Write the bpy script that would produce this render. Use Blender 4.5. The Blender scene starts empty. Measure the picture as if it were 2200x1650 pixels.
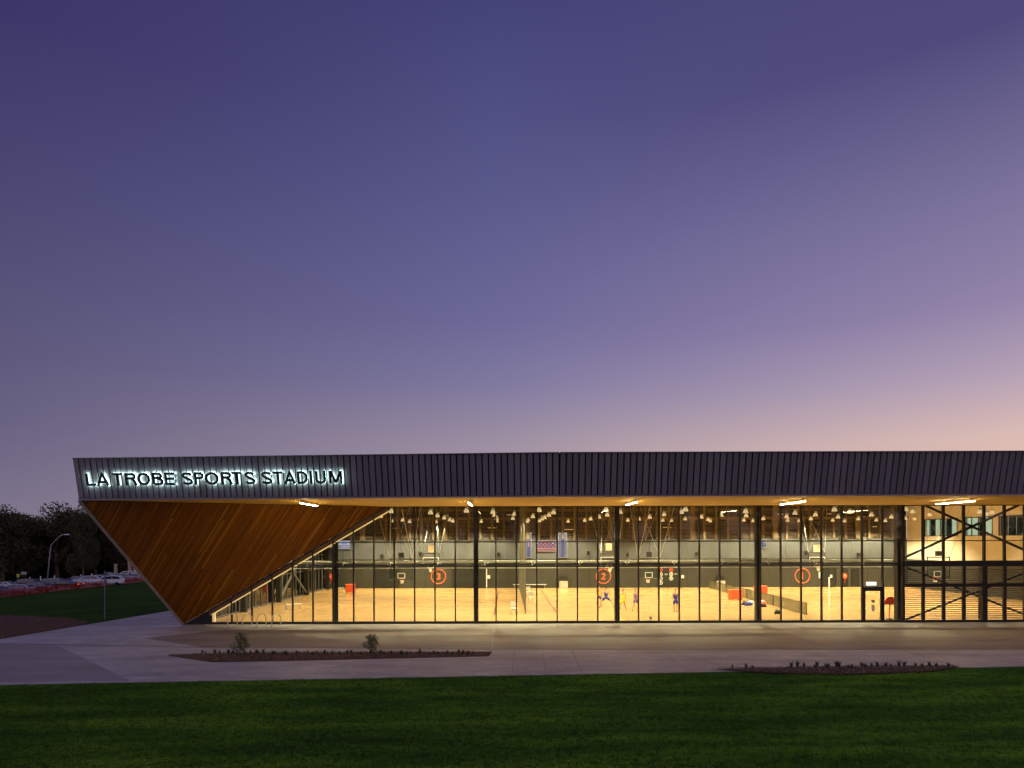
import bpy, bmesh, math, random
import numpy as np
from mathutils import Vector, Matrix

random.seed(7); rng = np.random.default_rng(7)
SC = bpy.context.scene
COL = SC.collection

# ------------------------------------------------------------------ camera
EYE = 5.62; F = 1491.0; CX, CY = 1092.0, 1160.0; ROLL = 0.0030
cam_d = bpy.data.cameras.new('camera'); cam = bpy.data.objects.new('camera', cam_d); COL.objects.link(cam)
cam.location = (0, 0, EYE); cam.rotation_euler = (math.pi/2, ROLL, 0)
cam_d.sensor_width = 36; cam_d.lens = 36*F/2200; cam_d.shift_x = (1100-CX)/2200; cam_d.shift_y = (CY-825)/2200
cam_d.clip_start = 0.1; cam_d.clip_end = 6000
SC.camera = cam
SC.view_settings.view_transform = 'Standard'; SC.view_settings.look = 'None'
SC.view_settings.exposure = 0; SC.view_settings.gamma = 1

def lin(h):
    h = h.lstrip('#'); c = [int(h[i:i+2], 16)/255 for i in (0, 2, 4)]
    return tuple((x/12.92 if x <= .04045 else ((x+.055)/1.055)**2.4) for x in c)

# ------------------------------------------------------------------ dusk sky (world)
W = bpy.data.worlds.new('World'); SC.world = W; W.use_nodes = True
nt = W.node_tree; nt.nodes.clear(); L = nt.links.new
def N(t, **kw):
    n = nt.nodes.new(t)
    for k, v in kw.items(): setattr(n, k, v)
    return n
tc = N('ShaderNodeTexCoord'); sep = N('ShaderNodeSeparateXYZ'); L(tc.outputs['Generated'], sep.inputs[0])
def M(op, a, b=None, clamp=False):
    n = N('ShaderNodeMath', operation=op, use_clamp=clamp)
    for i, v in enumerate((a, b)):
        if v is None: continue
        if isinstance(v, (int, float)): n.inputs[i].default_value = v
        else: L(v, n.inputs[i])
    return n.outputs[0]
xx = M('MULTIPLY', sep.outputs[0], sep.outputs[0]); yy = M('MULTIPLY', sep.outputs[1], sep.outputs[1])
hr = M('SQRT', M('ADD', M('ADD', xx, yy), 1e-5)); az = M('DIVIDE', sep.outputs[0], hr)
zc = M('MAXIMUM', sep.outputs[2], 0.0)
def ramp(stops):
    r = N('ShaderNodeValToRGB'); cr = r.color_ramp; cr.interpolation = 'CARDINAL' if False else 'LINEAR'
    while len(cr.elements) < len(stops): cr.elements.new(0.5)
    for e, (p, c) in zip(cr.elements, stops):
        e.position = p; c = lin(c) if isinstance(c, str) else c; e.color = (*c, 1)
    L(zc, r.inputs[0]); return r.outputs[0]
def mixc(f, a, b):
    n = N('ShaderNodeMix', data_type='RGBA'); L(f, n.inputs[0]); L(a, n.inputs[6]); L(b, n.inputs[7]); return n.outputs[2]
def mapr(v, a, b):
    n = N('ShaderNodeMapRange', interpolation_type='LINEAR'); L(v, n.inputs[0]); n.inputs[1].default_value = a; n.inputs[2].default_value = b; return n.outputs[0]
rL = ramp([(0, '#81778c'), (.0627, '#746d87'), (.14, '#655f80'), (.235, '#5a5579'), (.38, '#4a4772'), (.53, '#3a3566'), (1, '#2c2a58')])
rC = ramp([(0, '#b8a5a8'), (.07, '#aa9aa5'), (.1427, '#9b8ea1'), (.22, '#7f799f'), (.30, '#6d6a98'), (.447, '#5a598b'), (.614, '#454477'), (1, '#35346a')])
rR = ramp([(0, '#efc59e'), (.06, '#e4beab'), (.121, '#dabbb4'), (.19, '#b3a0b5'), (.27, '#9283a9'), (.3756, '#7b739c'), (.52, '#4f4a7b'), (1, '#38366c')])
rX = ramp([(0, (1.0, .62, .33)), (.08, (1.0, .66, .42)), (.18, (.75, .52, .5)), (.30, (.42, .33, .46)), (.5, (.13, .12, .26)), (1, (.045, .042, .16))])
c1 = mixc(mapr(az, -.62, -.02), rL, rC); c2 = mixc(mapr(az, -.02, .585), c1, rR); c3 = mixc(mapr(az, .585, 1.0), c2, rX)
bg = N('ShaderNodeBackground'); L(c3, bg.inputs[0]); bg.inputs[1].default_value = 1.0
wo = N('ShaderNodeOutputWorld'); L(bg.outputs[0], wo.inputs[0])
# added wide fill lamp, standing in for sky glow behind the camera, left
sd = bpy.data.lights.new('sky_fill', 'SUN'); sd.energy = 0.72; sd.angle = math.radians(60); sd.color = (.86, .76, 1.0)
so = bpy.data.objects.new('sky_fill', sd); COL.objects.link(so); so.rotation_euler = (math.radians(48), 0, math.radians(-48))

# ------------------------------------------------------------------ helpers
def px(x, y, D):
    """the place at distance D seen at photo pixel x, y (survey of the photograph, level and unrolled)"""
    yy_ = y + ROLL*(x-CX); xx_ = x - ROLL*(y-CY)
    return Vector(((xx_-CX)/F*D, D, EYE-(yy_-CY)/F*D))
def gpx(x, y, z=0.0):
    yy_ = y + ROLL*(x-CX); D = (EYE-z)*F/(yy_-CY); return px(x, y, D)

class MB:
    def __init__(s): s.v = []; s.f = []
    def quad(s, *p):
        i = len(s.v); s.v += [tuple(q) for q in p]; s.f.append(tuple(range(i, i+len(p)))); return s
    def box(s, x0, x1, y0, y1, z0, z1):
        i = len(s.v)
        s.v += [(x0,y0,z0),(x1,y0,z0),(x1,y1,z0),(x0,y1,z0),(x0,y0,z1),(x1,y0,z1),(x1,y1,z1),(x0,y1,z1)]
        s.f += [tuple(i+k for k in q) for q in ((0,3,2,1),(4,5,6,7),(0,1,5,4),(1,2,6,5),(2,3,7,6),(3,0,4,7))]; return s
    def prism(s, poly, ext):
        i = len(s.v); n = len(poly); e = Vector(ext)
        s.v += [tuple(p) for p in poly] + [tuple(Vector(p)+e) for p in poly]
        s.f.append(tuple(range(i+n-1, i-1, -1))); s.f.append(tuple(range(i+n, i+2*n)))
        for k in range(n): s.f.append((i+k, i+(k+1) % n, i+n+(k+1) % n, i+n+k))
        return s
    def bar(s, p, q, w, h=None, up=(0,0,1)):
        p = Vector(p); q = Vector(q); h = h or w; d = (q-p).normalized(); u = Vector(up)
        if abs(d.dot(u)) > .98: u = Vector((0,1,0))
        a = d.cross(u).normalized(); b = a.cross(d).normalized()
        return s.prism([p+a*w/2-b*h/2, p+a*w/2+b*h/2, p-a*w/2+b*h/2, p-a*w/2-b*h/2], q-p)
    def tube(s, pts, rad, n=8, closed=False):
        pts = [Vector(p) for p in pts]; m = len(pts)
        if isinstance(rad, (int, float)): rad = [rad]*m
        base = len(s.v); ref = None
        for k, p in enumerate(pts):
            d = (pts[min(k+1, m-1)]-pts[max(k-1, 0)]).normalized() if not closed else (pts[(k+1) % m]-pts[k-1]).normalized()
            u = Vector((0,0,1)) if abs(d.z) < .9 else Vector((0,1,0))
            if ref is not None: u = ref
            a = d.cross(u).normalized(); b = a.cross(d).normalized(); ref = b
            for j in range(n):
                t = 2*math.pi*j/n; s.v.append(tuple(p+(a*math.cos(t)+b*math.sin(t))*rad[k]))
        for k in range(m if closed else m-1):
            for j in range(n):
                A = base+k*n; B = base+((k+1) % m)*n
                s.f.append((A+j, A+(j+1) % n, B+(j+1) % n, B+j))
        if not closed:
            s.f.append(tuple(base+j for j in range(n-1, -1, -1))); s.f.append(tuple(base+(m-1)*n+j for j in range(n)))
        return s
    def lathe(s, prof, c=(0,0,0), n=14, axis='z', arc=2*math.pi):
        base = len(s.v); c = Vector(c); closed = arc > 6.28; cols = n if closed else n+1
        for (r, z) in prof:
            for j in range(cols):
                t = arc*j/n
                s.v.append(tuple(c+(Vector((r*math.cos(t), r*math.sin(t), z)) if axis == 'z' else Vector((r*math.cos(t), z, r*math.sin(t))) if axis == 'y' else Vector((z, r*math.cos(t), r*math.sin(t))))))
        for k in range(len(prof)-1):
            for j in range(n):
                s.f.append((base+k*cols+j, base+k*cols+(j+1) % cols, base+(k+1)*cols+(j+1) % cols, base+(k+1)*cols+j))
        if closed:
            if prof[0][0] > 1e-4: s.f.append(tuple(base+j for j in range(n)))
            if prof[-1][0] > 1e-4: s.f.append(tuple(base+(len(prof)-1)*n+j for j in range(n)))
        return s
    def mesh(s, name):
        me = bpy.data.meshes.new(name); me.from_pydata(s.v, [], s.f)
        bm = bmesh.new(); bm.from_mesh(me); bmesh.ops.recalc_face_normals(bm, faces=bm.faces); bm.to_mesh(me); bm.free()
        return me

def link(name, me, mat=None, parent=None, loc=None, rotz=None, smooth=False):
    o = bpy.data.objects.new(name, me); COL.objects.link(o)
    if mat is not None and me is not None and len(me.materials) == 0: me.materials.append(mat)
    if loc is not None: o.location = loc
    if rotz is not None: o.rotation_euler = (0, 0, rotz)
    if parent is not None: o.parent = parent
    if smooth:
        for p in me.polygons: p.use_smooth = True
    return o
def obj(name, mb, mat, parent=None, loc=None, rotz=None, smooth=False):
    me = mb.mesh(name) if isinstance(mb, MB) else mb
    return link(name, me, mat, parent, loc, rotz, smooth)
def tag(o, label=None, cat=None, group=None, kind=None):
    if label: o['label'] = label
    if cat: o['category'] = cat
    if group: o['group'] = group
    if kind: o['kind'] = kind
    return o
def thing(name, label, cat, loc=(0,0,0), rotz=0, group=None):
    o = bpy.data.objects.new(name, None); COL.objects.link(o); o.location = loc; o.rotation_euler = (0,0,rotz); o.empty_display_size = .3
    return tag(o, label, cat, group)
def copy_tree(o, parent=None):
    c = o.copy(); COL.objects.link(c)
    if parent is not None: c.parent = parent
    for ch in list(o.children): copy_tree(ch, c)
    return c
def dup(o, loc, rotz=0, label=None, scale=None):
    c = copy_tree(o); c.location = loc; c.rotation_euler = (0,0,rotz)
    if label: c['label'] = label
    if scale: c.scale = (scale,)*3
    return c

# ------------------------------------------------------------------ materials
class Mat:
    def __init__(s, name, col=(.5,.5,.5), rough=.6, metal=0, emit=None, estr=0, spec=.5):
        s.m = bpy.data.materials.new(name); s.m.use_nodes = True; s.nt = s.m.node_tree
        s.b = s.nt.nodes['Principled BSDF']; s.out = s.nt.nodes['Material Output']
        s.b.inputs['Base Color'].default_value = (*col[:3], 1); s.b.inputs['Roughness'].default_value = rough
        s.b.inputs['Metallic'].default_value = metal; s.b.inputs['Specular IOR Level'].default_value = spec
        if emit: s.b.inputs['Emission Color'].default_value = (*emit, 1); s.b.inputs['Emission Strength'].default_value = estr
    def n(s, t, **kw):
        n = s.nt.nodes.new(t)
        for k, v in kw.items(): setattr(n, k, v)
        return n
    def l(s, a, b): s.nt.links.new(a, b)
    def co(s, scale=(1,1,1), src='Object', rot=(0,0,0)):
        t = s.n('ShaderNodeTexCoord'); m = s.n('ShaderNodeMapping'); m.inputs['Scale'].default_value = scale; m.inputs['Rotation'].default_value = rot
        if src == 'World':
            g = s.n('ShaderNodeNewGeometry'); s.l(g.outputs['Position'], m.inputs[0])
        else: s.l(t.outputs[src], m.inputs[0])
        return m.outputs[0]
    def noise(s, vec, scale, detail=4, rough=.6):
        n = s.n('ShaderNodeTexNoise'); s.l(vec, n.inputs['Vector']); n.inputs['Scale'].default_value = scale
        n.inputs['Detail'].default_value = detail; n.inputs['Roughness'].default_value = rough; return n.outputs['Fac']
    def ramp(s, fac, stops):
        r = s.n('ShaderNodeValToRGB'); cr = r.color_ramp
        while len(cr.elements) < len(stops): cr.elements.new(.5)
        for e, (p, c) in zip(cr.elements, stops): e.position = p; e.color = (*c, 1)
        s.l(fac, r.inputs[0]); return r.outputs[0]
    def mix(s, f, a, b, mode='MIX'):
        n = s.n('ShaderNodeMix', data_type='RGBA', blend_type=mode)
        for i, v in ((0, f), (6, a), (7, b)):
            if isinstance(v, (int, float)): n.inputs[i].default_value = v
            elif isinstance(v, tuple): n.inputs[i].default_value = (*v[:3], 1)
            else: s.l(v, n.inputs[i])
        return n.outputs[2]
    def col(s, c): s.l(c, s.b.inputs['Base Color']); return s
    def rough(s, c): s.l(c, s.b.inputs['Roughness']); return s
    def bump(s, h, dist=.01, strength=.5):
        b = s.n('ShaderNodeBump'); b.inputs['Distance'].default_value = dist; b.inputs['Strength'].default_value = strength
        s.l(h, b.inputs['Height']); s.l(b.outputs[0], s.b.inputs['Normal']); return s
    def var(s, c, amt=.25, scale=3.0, src='World'):
        nz = s.noise(s.co(src=src), scale)
        r = s.ramp(nz, [(.3, tuple(x*(1-amt) for x in c)), (.7, tuple(min(1, x*(1+amt)) for x in c))]); s.col(r); return s
    def rnd(s):
        return s.n('ShaderNodeObjectInfo').outputs['Random']

MAT = {}
def mk(name, col, rough=.6, metal=0, amt=.15, scale=3, **kw):
    m = Mat(name, col, rough, metal, **kw)
    if amt: m.var(col, amt, scale)
    MAT[name] = m.m; return m

mk('black_metal', (.012,.011,.012), .45, 0, .2)
mk('dark_steel', (.014,.013,.013), .5, 0, .2)
mk('grey_steel', (.22,.22,.23), .45, .3, .15)
mk('galvanised', (.45,.46,.48), .4, .8, .15, 8)
mk('pale_pipe', (.75,.76,.70), .45, 0, .1)
mk('edge_flashing', (.34,.30,.27), .5, .2, .12, 2)
mk('fascia_trim', (.30,.27,.32), .45, .3, .1)
mk('hoop_steel', (.8,.75,.6), .35, .2, .1)
mk('white_paint', (.8,.8,.78), .5, 0, .05)
mk('cream_wall', (.82,.73,.60), .7, 0, .04, 1)
mk('red_plastic', (.75,.09,.03), .45, 0, .1)
mk('orange_paint', (.85,.16,.05), .6, 0, 0)
mk('dark_fabric', (.02,.022,.05), .9, 0, .3, 20)
mk('rubber', (.015,.015,.015), .8, 0, 0)
mk('skin', (.45,.24,.15), .6, 0, .1)
mk('hair', (.03,.02,.015), .7, 0, 0)
mk('blue_cloth', (.02,.035,.28), .85, 0, .15, 12)
mk('yellow_cloth', (.85,.6,.03), .85, 0, .1, 12)
mk('violet_cloth', (.16,.11,.35), .85, 0, .1, 12)
mk('white_cloth', (.75,.75,.75), .85, 0, .05)
mk('black_cloth', (.02,.02,.025), .9, 0, .1)
mk('brown_reveal', (.16,.08,.035), .6, 0, .15)
mk('painted_glow', (.75,.62,.42), .6, 0, .05, emit=(1,.70,.24), estr=.62)  # own glow stands in for light on reveal, jamb and slats
mk('door_dark', (.010,.012,.012), .5, 0, .1)
mk('bin_metal', (.6,.58,.5), .35, .5, .1)
mk('concrete_post', (.4,.3,.22), .8, 0, .2)

# cladding
m = Mat('cladding', (.15,.125,.18), .45, .15)
r = m.rnd(); nz = m.noise(m.co((1,1,.25), 'World'), 1.2, 5)
c = m.ramp(r, [(0, (.175,.162,.18)), (.5, (.208,.192,.21)), (1, (.245,.228,.245))])
m.col(m.mix(m.ramp(nz, [(.35, (0,0,0)), (.75, (.35,.35,.35))]), c, (.13,.11,.145)))
MAT['cladding'] = m.m

# timber boards (grain along local x)
m = Mat('timber', (.4,.18,.06), .6, spec=.15)
v = m.co((.6, 9, 9)); oi = m.n('ShaderNodeObjectInfo'); av = m.n('ShaderNodeVectorMath', operation='ADD'); m.l(v, av.inputs[0])
sc_ = m.n('ShaderNodeVectorMath', operation='SCALE'); m.l(oi.outputs['Random'], sc_.inputs[0]); sc_.inputs['Scale'].default_value = 90; m.l(sc_.outputs[0], av.inputs[1])
g = m.noise(av.outputs[0], 2.2, 6, .65)
base = m.ramp(oi.outputs['Random'], [(0, (.19,.062,.004)), (.35, (.25,.088,.005)), (.7, (.29,.108,.006)), (.93, (.34,.135,.010)), (1, (.46,.22,.025))])
m.col(m.mix(m.ramp(g, [(.3, (.65,.65,.65)), (.7, (0,0,0))]), base, m.mix(1, base, (.45,.33,.22), 'MULTIPLY')))
m.bump(g, .004, .4); MAT['timber'] = m.m

# soffit ply
m = Mat('soffit', (.5,.32,.14), .6)
g = m.noise(m.co((.25, 6, 1), 'World'), 2.0, 5); m.col(m.ramp(g, [(.3, (.66,.38,.04)), (.7, (.78,.48,.06))])); MAT['soffit'] = m.m

# court floor: narrow maple strips
m = Mat('maple', (.6,.42,.22), .2)
br = m.n('ShaderNodeTexBrick'); m.l(m.co((1,1,1), 'World'), br.inputs['Vector'])
br.inputs['Scale'].default_value = 1; br.inputs['Mortar Size'].default_value = .004; br.inputs['Brick Width'].default_value = 1.8; br.inputs['Row Height'].default_value = .11; br.offset = .37
br.inputs['Color1'].default_value = (.68,.45,.21,1); br.inputs['Color2'].default_value = (.50,.30,.115,1); br.inputs['Mortar'].default_value = (.30,.16,.06,1)
nz = m.noise(m.co((.4, 3, 1), 'World'), 3, 6, .7)
m.col(m.mix(m.ramp(nz, [(.35, (.6,.6,.6)), (.6, (0,0,0))]), br.outputs[0], (.42,.22,.08))); MAT['maple'] = m.m

# walls in the hall
def wallmat(name, c, rough=.6):
    m = Mat(name, c, rough); nz = m.noise(m.co((.5,.5,.2), 'World'), 1.5, 4)
    m.col(m.ramp(nz, [(.3, tuple(x*.85 for x in c)), (.7, tuple(x*1.15 for x in c))])); MAT[name] = m.m
wallmat('wall_panel', (.082,.090,.105)); wallmat('wall_panel_dark', (.038,.038,.034), .45)
wallmat('screen_frame', (.12,.085,.045)); wallmat('slat_brown', (.17,.125,.075))

# glass
def glassmat(name, tint, refl=1.0, ior=1.55):
    m = bpy.data.materials.new(name); m.use_nodes = True; t = m.node_tree; t.nodes.clear()
    o = t.nodes.new('ShaderNodeOutputMaterial'); mx = t.nodes.new('ShaderNodeMixShader'); fr = t.nodes.new('ShaderNodeFresnel'); fr.inputs[0].default_value = ior
    tr = t.nodes.new('ShaderNodeBsdfTransparent'); tr.inputs[0].default_value = (*tint, 1); gl = t.nodes.new('ShaderNodeBsdfGlossy'); gl.inputs['Roughness'].default_value = .0
    mu = t.nodes.new('ShaderNodeMath'); mu.operation = 'MULTIPLY'; mu.inputs[1].default_value = refl; mu.use_clamp = True
    ge = t.nodes.new('ShaderNodeNewGeometry'); inv = t.nodes.new('ShaderNodeMath'); inv.operation = 'SUBTRACT'; inv.inputs[0].default_value = 1; t.links.new(ge.outputs['Backfacing'], inv.inputs[1])
    m2 = t.nodes.new('ShaderNodeMath'); m2.operation = 'MULTIPLY'; t.links.new(mu.outputs[0], m2.inputs[0]); t.links.new(inv.outputs[0], m2.inputs[1])
    t.links.new(fr.outputs[0], mu.inputs[0]); t.links.new(m2.outputs[0], mx.inputs[0]); t.links.new(tr.outputs[0], mx.inputs[1]); t.links.new(gl.outputs[0], mx.inputs[2]); t.links.new(mx.outputs[0], o.inputs[0])
    MAT[name] = m
glassmat('glass', (.93,.95,.92), 1.4); glassmat('dark_glass', (.10,.11,.10), 1.3); glassmat('board_glass', (.85,.88,.85), 1.0)
mk('car_glass', (.02,.022,.028), .05, 0, 0)

# ground materials
m = Mat('concrete', (.45,.42,.40), .55)
nz = m.noise(m.co((.25,1,1), 'World'), .5, 6, .65); n2 = m.noise(m.co((1,1,1), 'World'), 45, 3, .8); n3 = m.noise(m.co((.12,.5,1), 'World'), 1.0, 4, .6)
c = m.ramp(nz, [(.3, (.20,.18,.185)), (.5, (.31,.285,.295)), (.7, (.46,.43,.44))])
c = m.mix(m.ramp(n2, [(.35, (.45,.45,.45)), (.6, (0,0,0))]), c, (.22,.19,.20))
c = m.mix(m.ramp(n3, [(.5, (0,0,0)), (.66, (.5,.5,.5))]), c, (.17,.15,.165))
n5 = m.noise(m.co((.8,1.2,1), 'World'), .9, 5, .75); c = m.mix(m.ramp(n5, [(.5, (0,0,0)), (.68, (.55,.55,.55))]), c, (.52,.49,.50)); m.col(c); m.bump(n2, .003, .3)
m.rough(m.ramp(n3, [(.4, (.6,.6,.6)), (.65, (.42,.42,.42))])); MAT['concrete'] = m.m
m = Mat('apron_concrete', (.3,.24,.2), .6)
nz = m.noise(m.co((.22,1,1), 'World'), .6, 6, .7); n2 = m.noise(m.co((1,1,1), 'World'), 45, 3, .8); n3 = m.noise(m.co((.1,.6,1), 'World'), 1.3, 5, .7)
c = m.ramp(nz, [(.3, (.115,.092,.085)), (.5, (.175,.142,.13)), (.7, (.25,.21,.195))]); c = m.mix(m.ramp(n2, [(.35, (.45,.45,.45)), (.6, (0,0,0))]), c, (.16,.13,.11))
c = m.mix(m.ramp(n3, [(.5, (0,0,0)), (.7, (.5,.5,.5))]), c, (.10,.078,.068)); m.col(c); m.bump(n2, .003, .3); MAT['apron_concrete'] = m.m
m = Mat('asphalt', (.2,.17,.18), .7)
nz = m.noise(m.co((.3,1,1), 'World'), .7, 5); n2 = m.noise(m.co((1,1,1), 'World'), 60, 3, .8)
c = m.ramp(nz, [(.3, (.19,.16,.17)), (.7, (.29,.25,.27))]); m.col(m.mix(m.ramp(n2, [(.4, (.4,.4,.4)), (.6, (0,0,0))]), c, (.14,.12,.13))); MAT['asphalt'] = m.m
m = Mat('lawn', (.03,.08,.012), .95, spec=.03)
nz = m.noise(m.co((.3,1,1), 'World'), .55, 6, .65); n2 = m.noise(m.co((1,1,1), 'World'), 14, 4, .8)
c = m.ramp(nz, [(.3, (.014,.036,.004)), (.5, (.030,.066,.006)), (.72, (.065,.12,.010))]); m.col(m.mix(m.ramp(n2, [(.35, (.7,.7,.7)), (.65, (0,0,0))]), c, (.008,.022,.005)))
m.bump(n2, .04, .6); MAT['lawn'] = m.m
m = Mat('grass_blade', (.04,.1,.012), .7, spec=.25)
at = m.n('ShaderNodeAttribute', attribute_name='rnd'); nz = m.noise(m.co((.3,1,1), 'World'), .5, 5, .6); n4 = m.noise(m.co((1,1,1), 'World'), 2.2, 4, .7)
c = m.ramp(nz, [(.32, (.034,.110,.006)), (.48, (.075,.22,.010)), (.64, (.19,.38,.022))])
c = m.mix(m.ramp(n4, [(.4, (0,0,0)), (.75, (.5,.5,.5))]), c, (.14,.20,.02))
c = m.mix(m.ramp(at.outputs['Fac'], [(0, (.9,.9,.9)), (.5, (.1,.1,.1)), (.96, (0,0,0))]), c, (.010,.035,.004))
c = m.mix(m.ramp(at.outputs['Fac'], [(.975, (0,0,0)), (1, (.8,.8,.8))]), c, (.22,.24,.07)); m.col(c); MAT['grass_blade'] = m.m
m = Mat('mulch', (.06,.035,.022), .95, spec=.1)
n2 = m.noise(m.co((1,1,1), 'World'), 22, 4, .8); m.col(m.ramp(n2, [(.3, (.04,.022,.014)), (.6, (.13,.075,.05)), (.8, (.24,.155,.10))])); m.bump(n2, .05, .8); MAT['mulch'] = m.m
m = Mat('bark_chip', (.08,.045,.03), .9); m.col(m.ramp(m.n('ShaderNodeAttribute', attribute_name='rnd').outputs['Fac'], [(0, (.04,.02,.014)), (.6, (.16,.09,.06)), (1, (.40,.27,.18))])); MAT['bark_chip'] = m.m
m = Mat('leaf', (.03,.05,.02), .7, spec=.2)
m.col(m.ramp(m.n('ShaderNodeAttribute', attribute_name='rnd').outputs['Fac'], [(0, (.018,.024,.010)), (.6, (.05,.058,.022)), (1, (.12,.11,.05))])); MAT['leaf'] = m.m
m = Mat('shrub_leaf', (.10,.12,.05), .7, spec=.2)
m.col(m.ramp(m.n('ShaderNodeAttribute', attribute_name='rnd').outputs['Fac'], [(0, (.04,.055,.02)), (.6, (.095,.12,.04)), (1, (.18,.18,.07))])); MAT['shrub_leaf'] = m.m
mk('gum_bark', (.22,.15,.11), .85, 0, .45, 1.2)
mk('plant_green', (.035,.065,.02), .6, 0, .35, 5)

def carpaint(name, c):
    m = Mat(name, c, .25); m.b.inputs['Coat Weight'].default_value = .6; MAT[name] = m.m
for n_, c_ in dict(paint_white=(.75,.75,.78), paint_black=(.012,.012,.016), paint_blue=(.03,.045,.12), paint_lilac=(.28,.26,.38), paint_grey=(.2,.21,.26), paint_silver=(.45,.46,.52)).items(): carpaint(n_, c_)
def emat(name, c, s, base=None):
    m = Mat(name, base or (.03,.03,.03), .5, emit=c, estr=s); MAT[name] = m.m
emat('tube_light', (1,.78,.42), 250)
emat('bell', (1,.80,.46), .55, (.8,.7,.5))
emat('lamp_core', (1,.85,.55), 6)
emat('halo', (.66,1.0,.92), 20)
emat('lightbox', (1,1,.92), 1.6)
emat('tail_light', (1,.12,.03), 3)
emat('screen_red', (.95,.05,.05), .75); emat('screen_pink', (1,.22,.18), .9); emat('cell_light', (.16,.36,.80), .55); emat('screen_navy', (.02,.04,.32), .5); emat('screen_white', (.85,.8,1), .6); emat('exit_green', (.3,1,.55), .8)
emat('office_glow', (.72,.85,.62), .8)

# translucent nets
def netmat(name, c, alpha, stripes=None):
    m = bpy.data.materials.new(name); m.use_nodes = True; t = m.node_tree; b = t.nodes['Principled BSDF']; o = t.nodes['Material Output']
    b.inputs['Base Color'].default_value = (*c, 1); b.inputs['Roughness'].default_value = .8
    tr = t.nodes.new('ShaderNodeBsdfTransparent'); mx = t.nodes.new('ShaderNodeMixShader')
    g = t.nodes.new('ShaderNodeNewGeometry'); mp = t.nodes.new('ShaderNodeMapping'); mp.inputs['Scale'].default_value = stripes or (1,1,1); nz = t.nodes.new('ShaderNodeTexNoise'); nz.inputs['Scale'].default_value = 1.5; nz.inputs['Detail'].default_value = 4
    r = t.nodes.new('ShaderNodeMapRange'); r.inputs[1].default_value = .35; r.inputs[2].default_value = .65; r.inputs[3].default_value = max(0, alpha-.15); r.inputs[4].default_value = min(1, alpha+.15)
    t.links.new(g.outputs['Position'], mp.inputs[0]); t.links.new(mp.outputs[0], nz.inputs['Vector']); t.links.new(nz.outputs[0], r.inputs[0]); t.links.new(r.outputs[0], mx.inputs[0])
    t.links.new(tr.outputs[0], mx.inputs[1]); t.links.new(b.outputs[0], mx.inputs[2]); t.links.new(mx.outputs[0], o.inputs[0]); MAT[name] = m
netmat('barrier_mesh', (.42,.04,.025), .42, (1,6,3)); netmat('curtain_mesh', (.10,.09,.06), .78, (1,2,.2)); netmat('low_net', (.11,.10,.05), .82, (1,5,.3)); netmat('hoop_net', (.9,.9,.85), .6)

# ------------------------------------------------------------------ terrain
def Dlawn(x): return 28.7 + .077*x
def gz(x, y):
    z = 0.0
    if x < -29.0:
        z = -.043*(-29.0-x); z = max(z, -5.2)
    if y > 40 and x > 60: z = 0
    t = Dlawn(x)-y
    if t > 0:
        tt = min(t, 34); z2 = .02*tt + .0042*tt*tt
        if t > 34: z2 = max(0.0, z2 - (t-34)*.02)
        z += z2 if x > -29.0 else z2*max(0, 1-(-29.0-x)/40)
    return z
def axis(lo, hi, fine, step, grow=1.28):
    a = [fine[0]]
    while a[-1] < fine[1]: a.append(a[-1]+step)
    s = step; b = a[-1]
    while b < hi: s *= grow; b += s; a.append(b)
    s = step; b = a[0]; pre = []
    while b > lo: s *= grow; b -= s; pre.append(b)
    return pre[::-1]+a
xs = axis(-1800, 1800, (-50, 40), 1.0); ys = axis(-900, 2500, (4, 62), 1.0)
V = [(x, y, gz(x, y) - .015 + .012*math.sin(x*1.3+y*.7)*math.sin(y*1.9)*(1 if y < Dlawn(x)-.3 else 0)) for y in ys for x in xs]
nx = len(xs); Fc = [(j*nx+i, j*nx+i+1, (j+1)*nx+i+1, (j+1)*nx+i) for j in range(len(ys)-1) for i in range(nx-1)]
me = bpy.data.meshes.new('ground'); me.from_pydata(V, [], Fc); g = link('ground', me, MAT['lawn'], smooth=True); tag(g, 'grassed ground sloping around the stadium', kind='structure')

# pavement (thin slab, real edge)
pave = [(-70, Dlawn(-70)+6), (-30, Dlawn(-30)+.4)] + [(x, Dlawn(x)) for x in range(-27, 62, 4)] + [(62, 47), (-21.5, 47), (-21.5, 95), (-24.3, 95), (-27.2, 55.9), (-29.2, 39.9), (-31.2, 35.5), (-45, 31), (-70, 30)]
me = MB().prism([(x, y, -.10) for x, y in pave], (0, 0, .112)).mesh('pavement'); tag(link('pavement', me, MAT['concrete']), 'pale concrete forecourt in front of the glass wall', kind='structure')
def gpoly(name, pts, z, th, mat, label=None, kind='structure'):
    return tag(obj(name, MB().prism([(p[0], p[1], z-th) for p in pts], (0,0,th)), MAT[mat]), label, kind=kind)
# darker slab at the left
a = [gpx(118,1385), gpx(276,1462.5), gpx(-40,1467), gpx(-300,1440), gpx(-200,1384)]
gpoly('paving_slab', [(p.x, max(p.y, Dlawn(p.x)+.05)) for p in a], .016, .01, 'asphalt', 'darker paved panel at the path junction')
# browner paving; warm light partly in its brown, lit strip by glass left pale
a = [gpx(440,1391.3), gpx(1100,1395.6), gpx(2260,1395.6)]
gpoly('apron', [(p.x, p.y) for p in a]+[(61,43.6),(-18,43.6),(-21,40)], .016, .01, 'apron_concrete', 'brown concrete apron between the drain and the glass')
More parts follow.
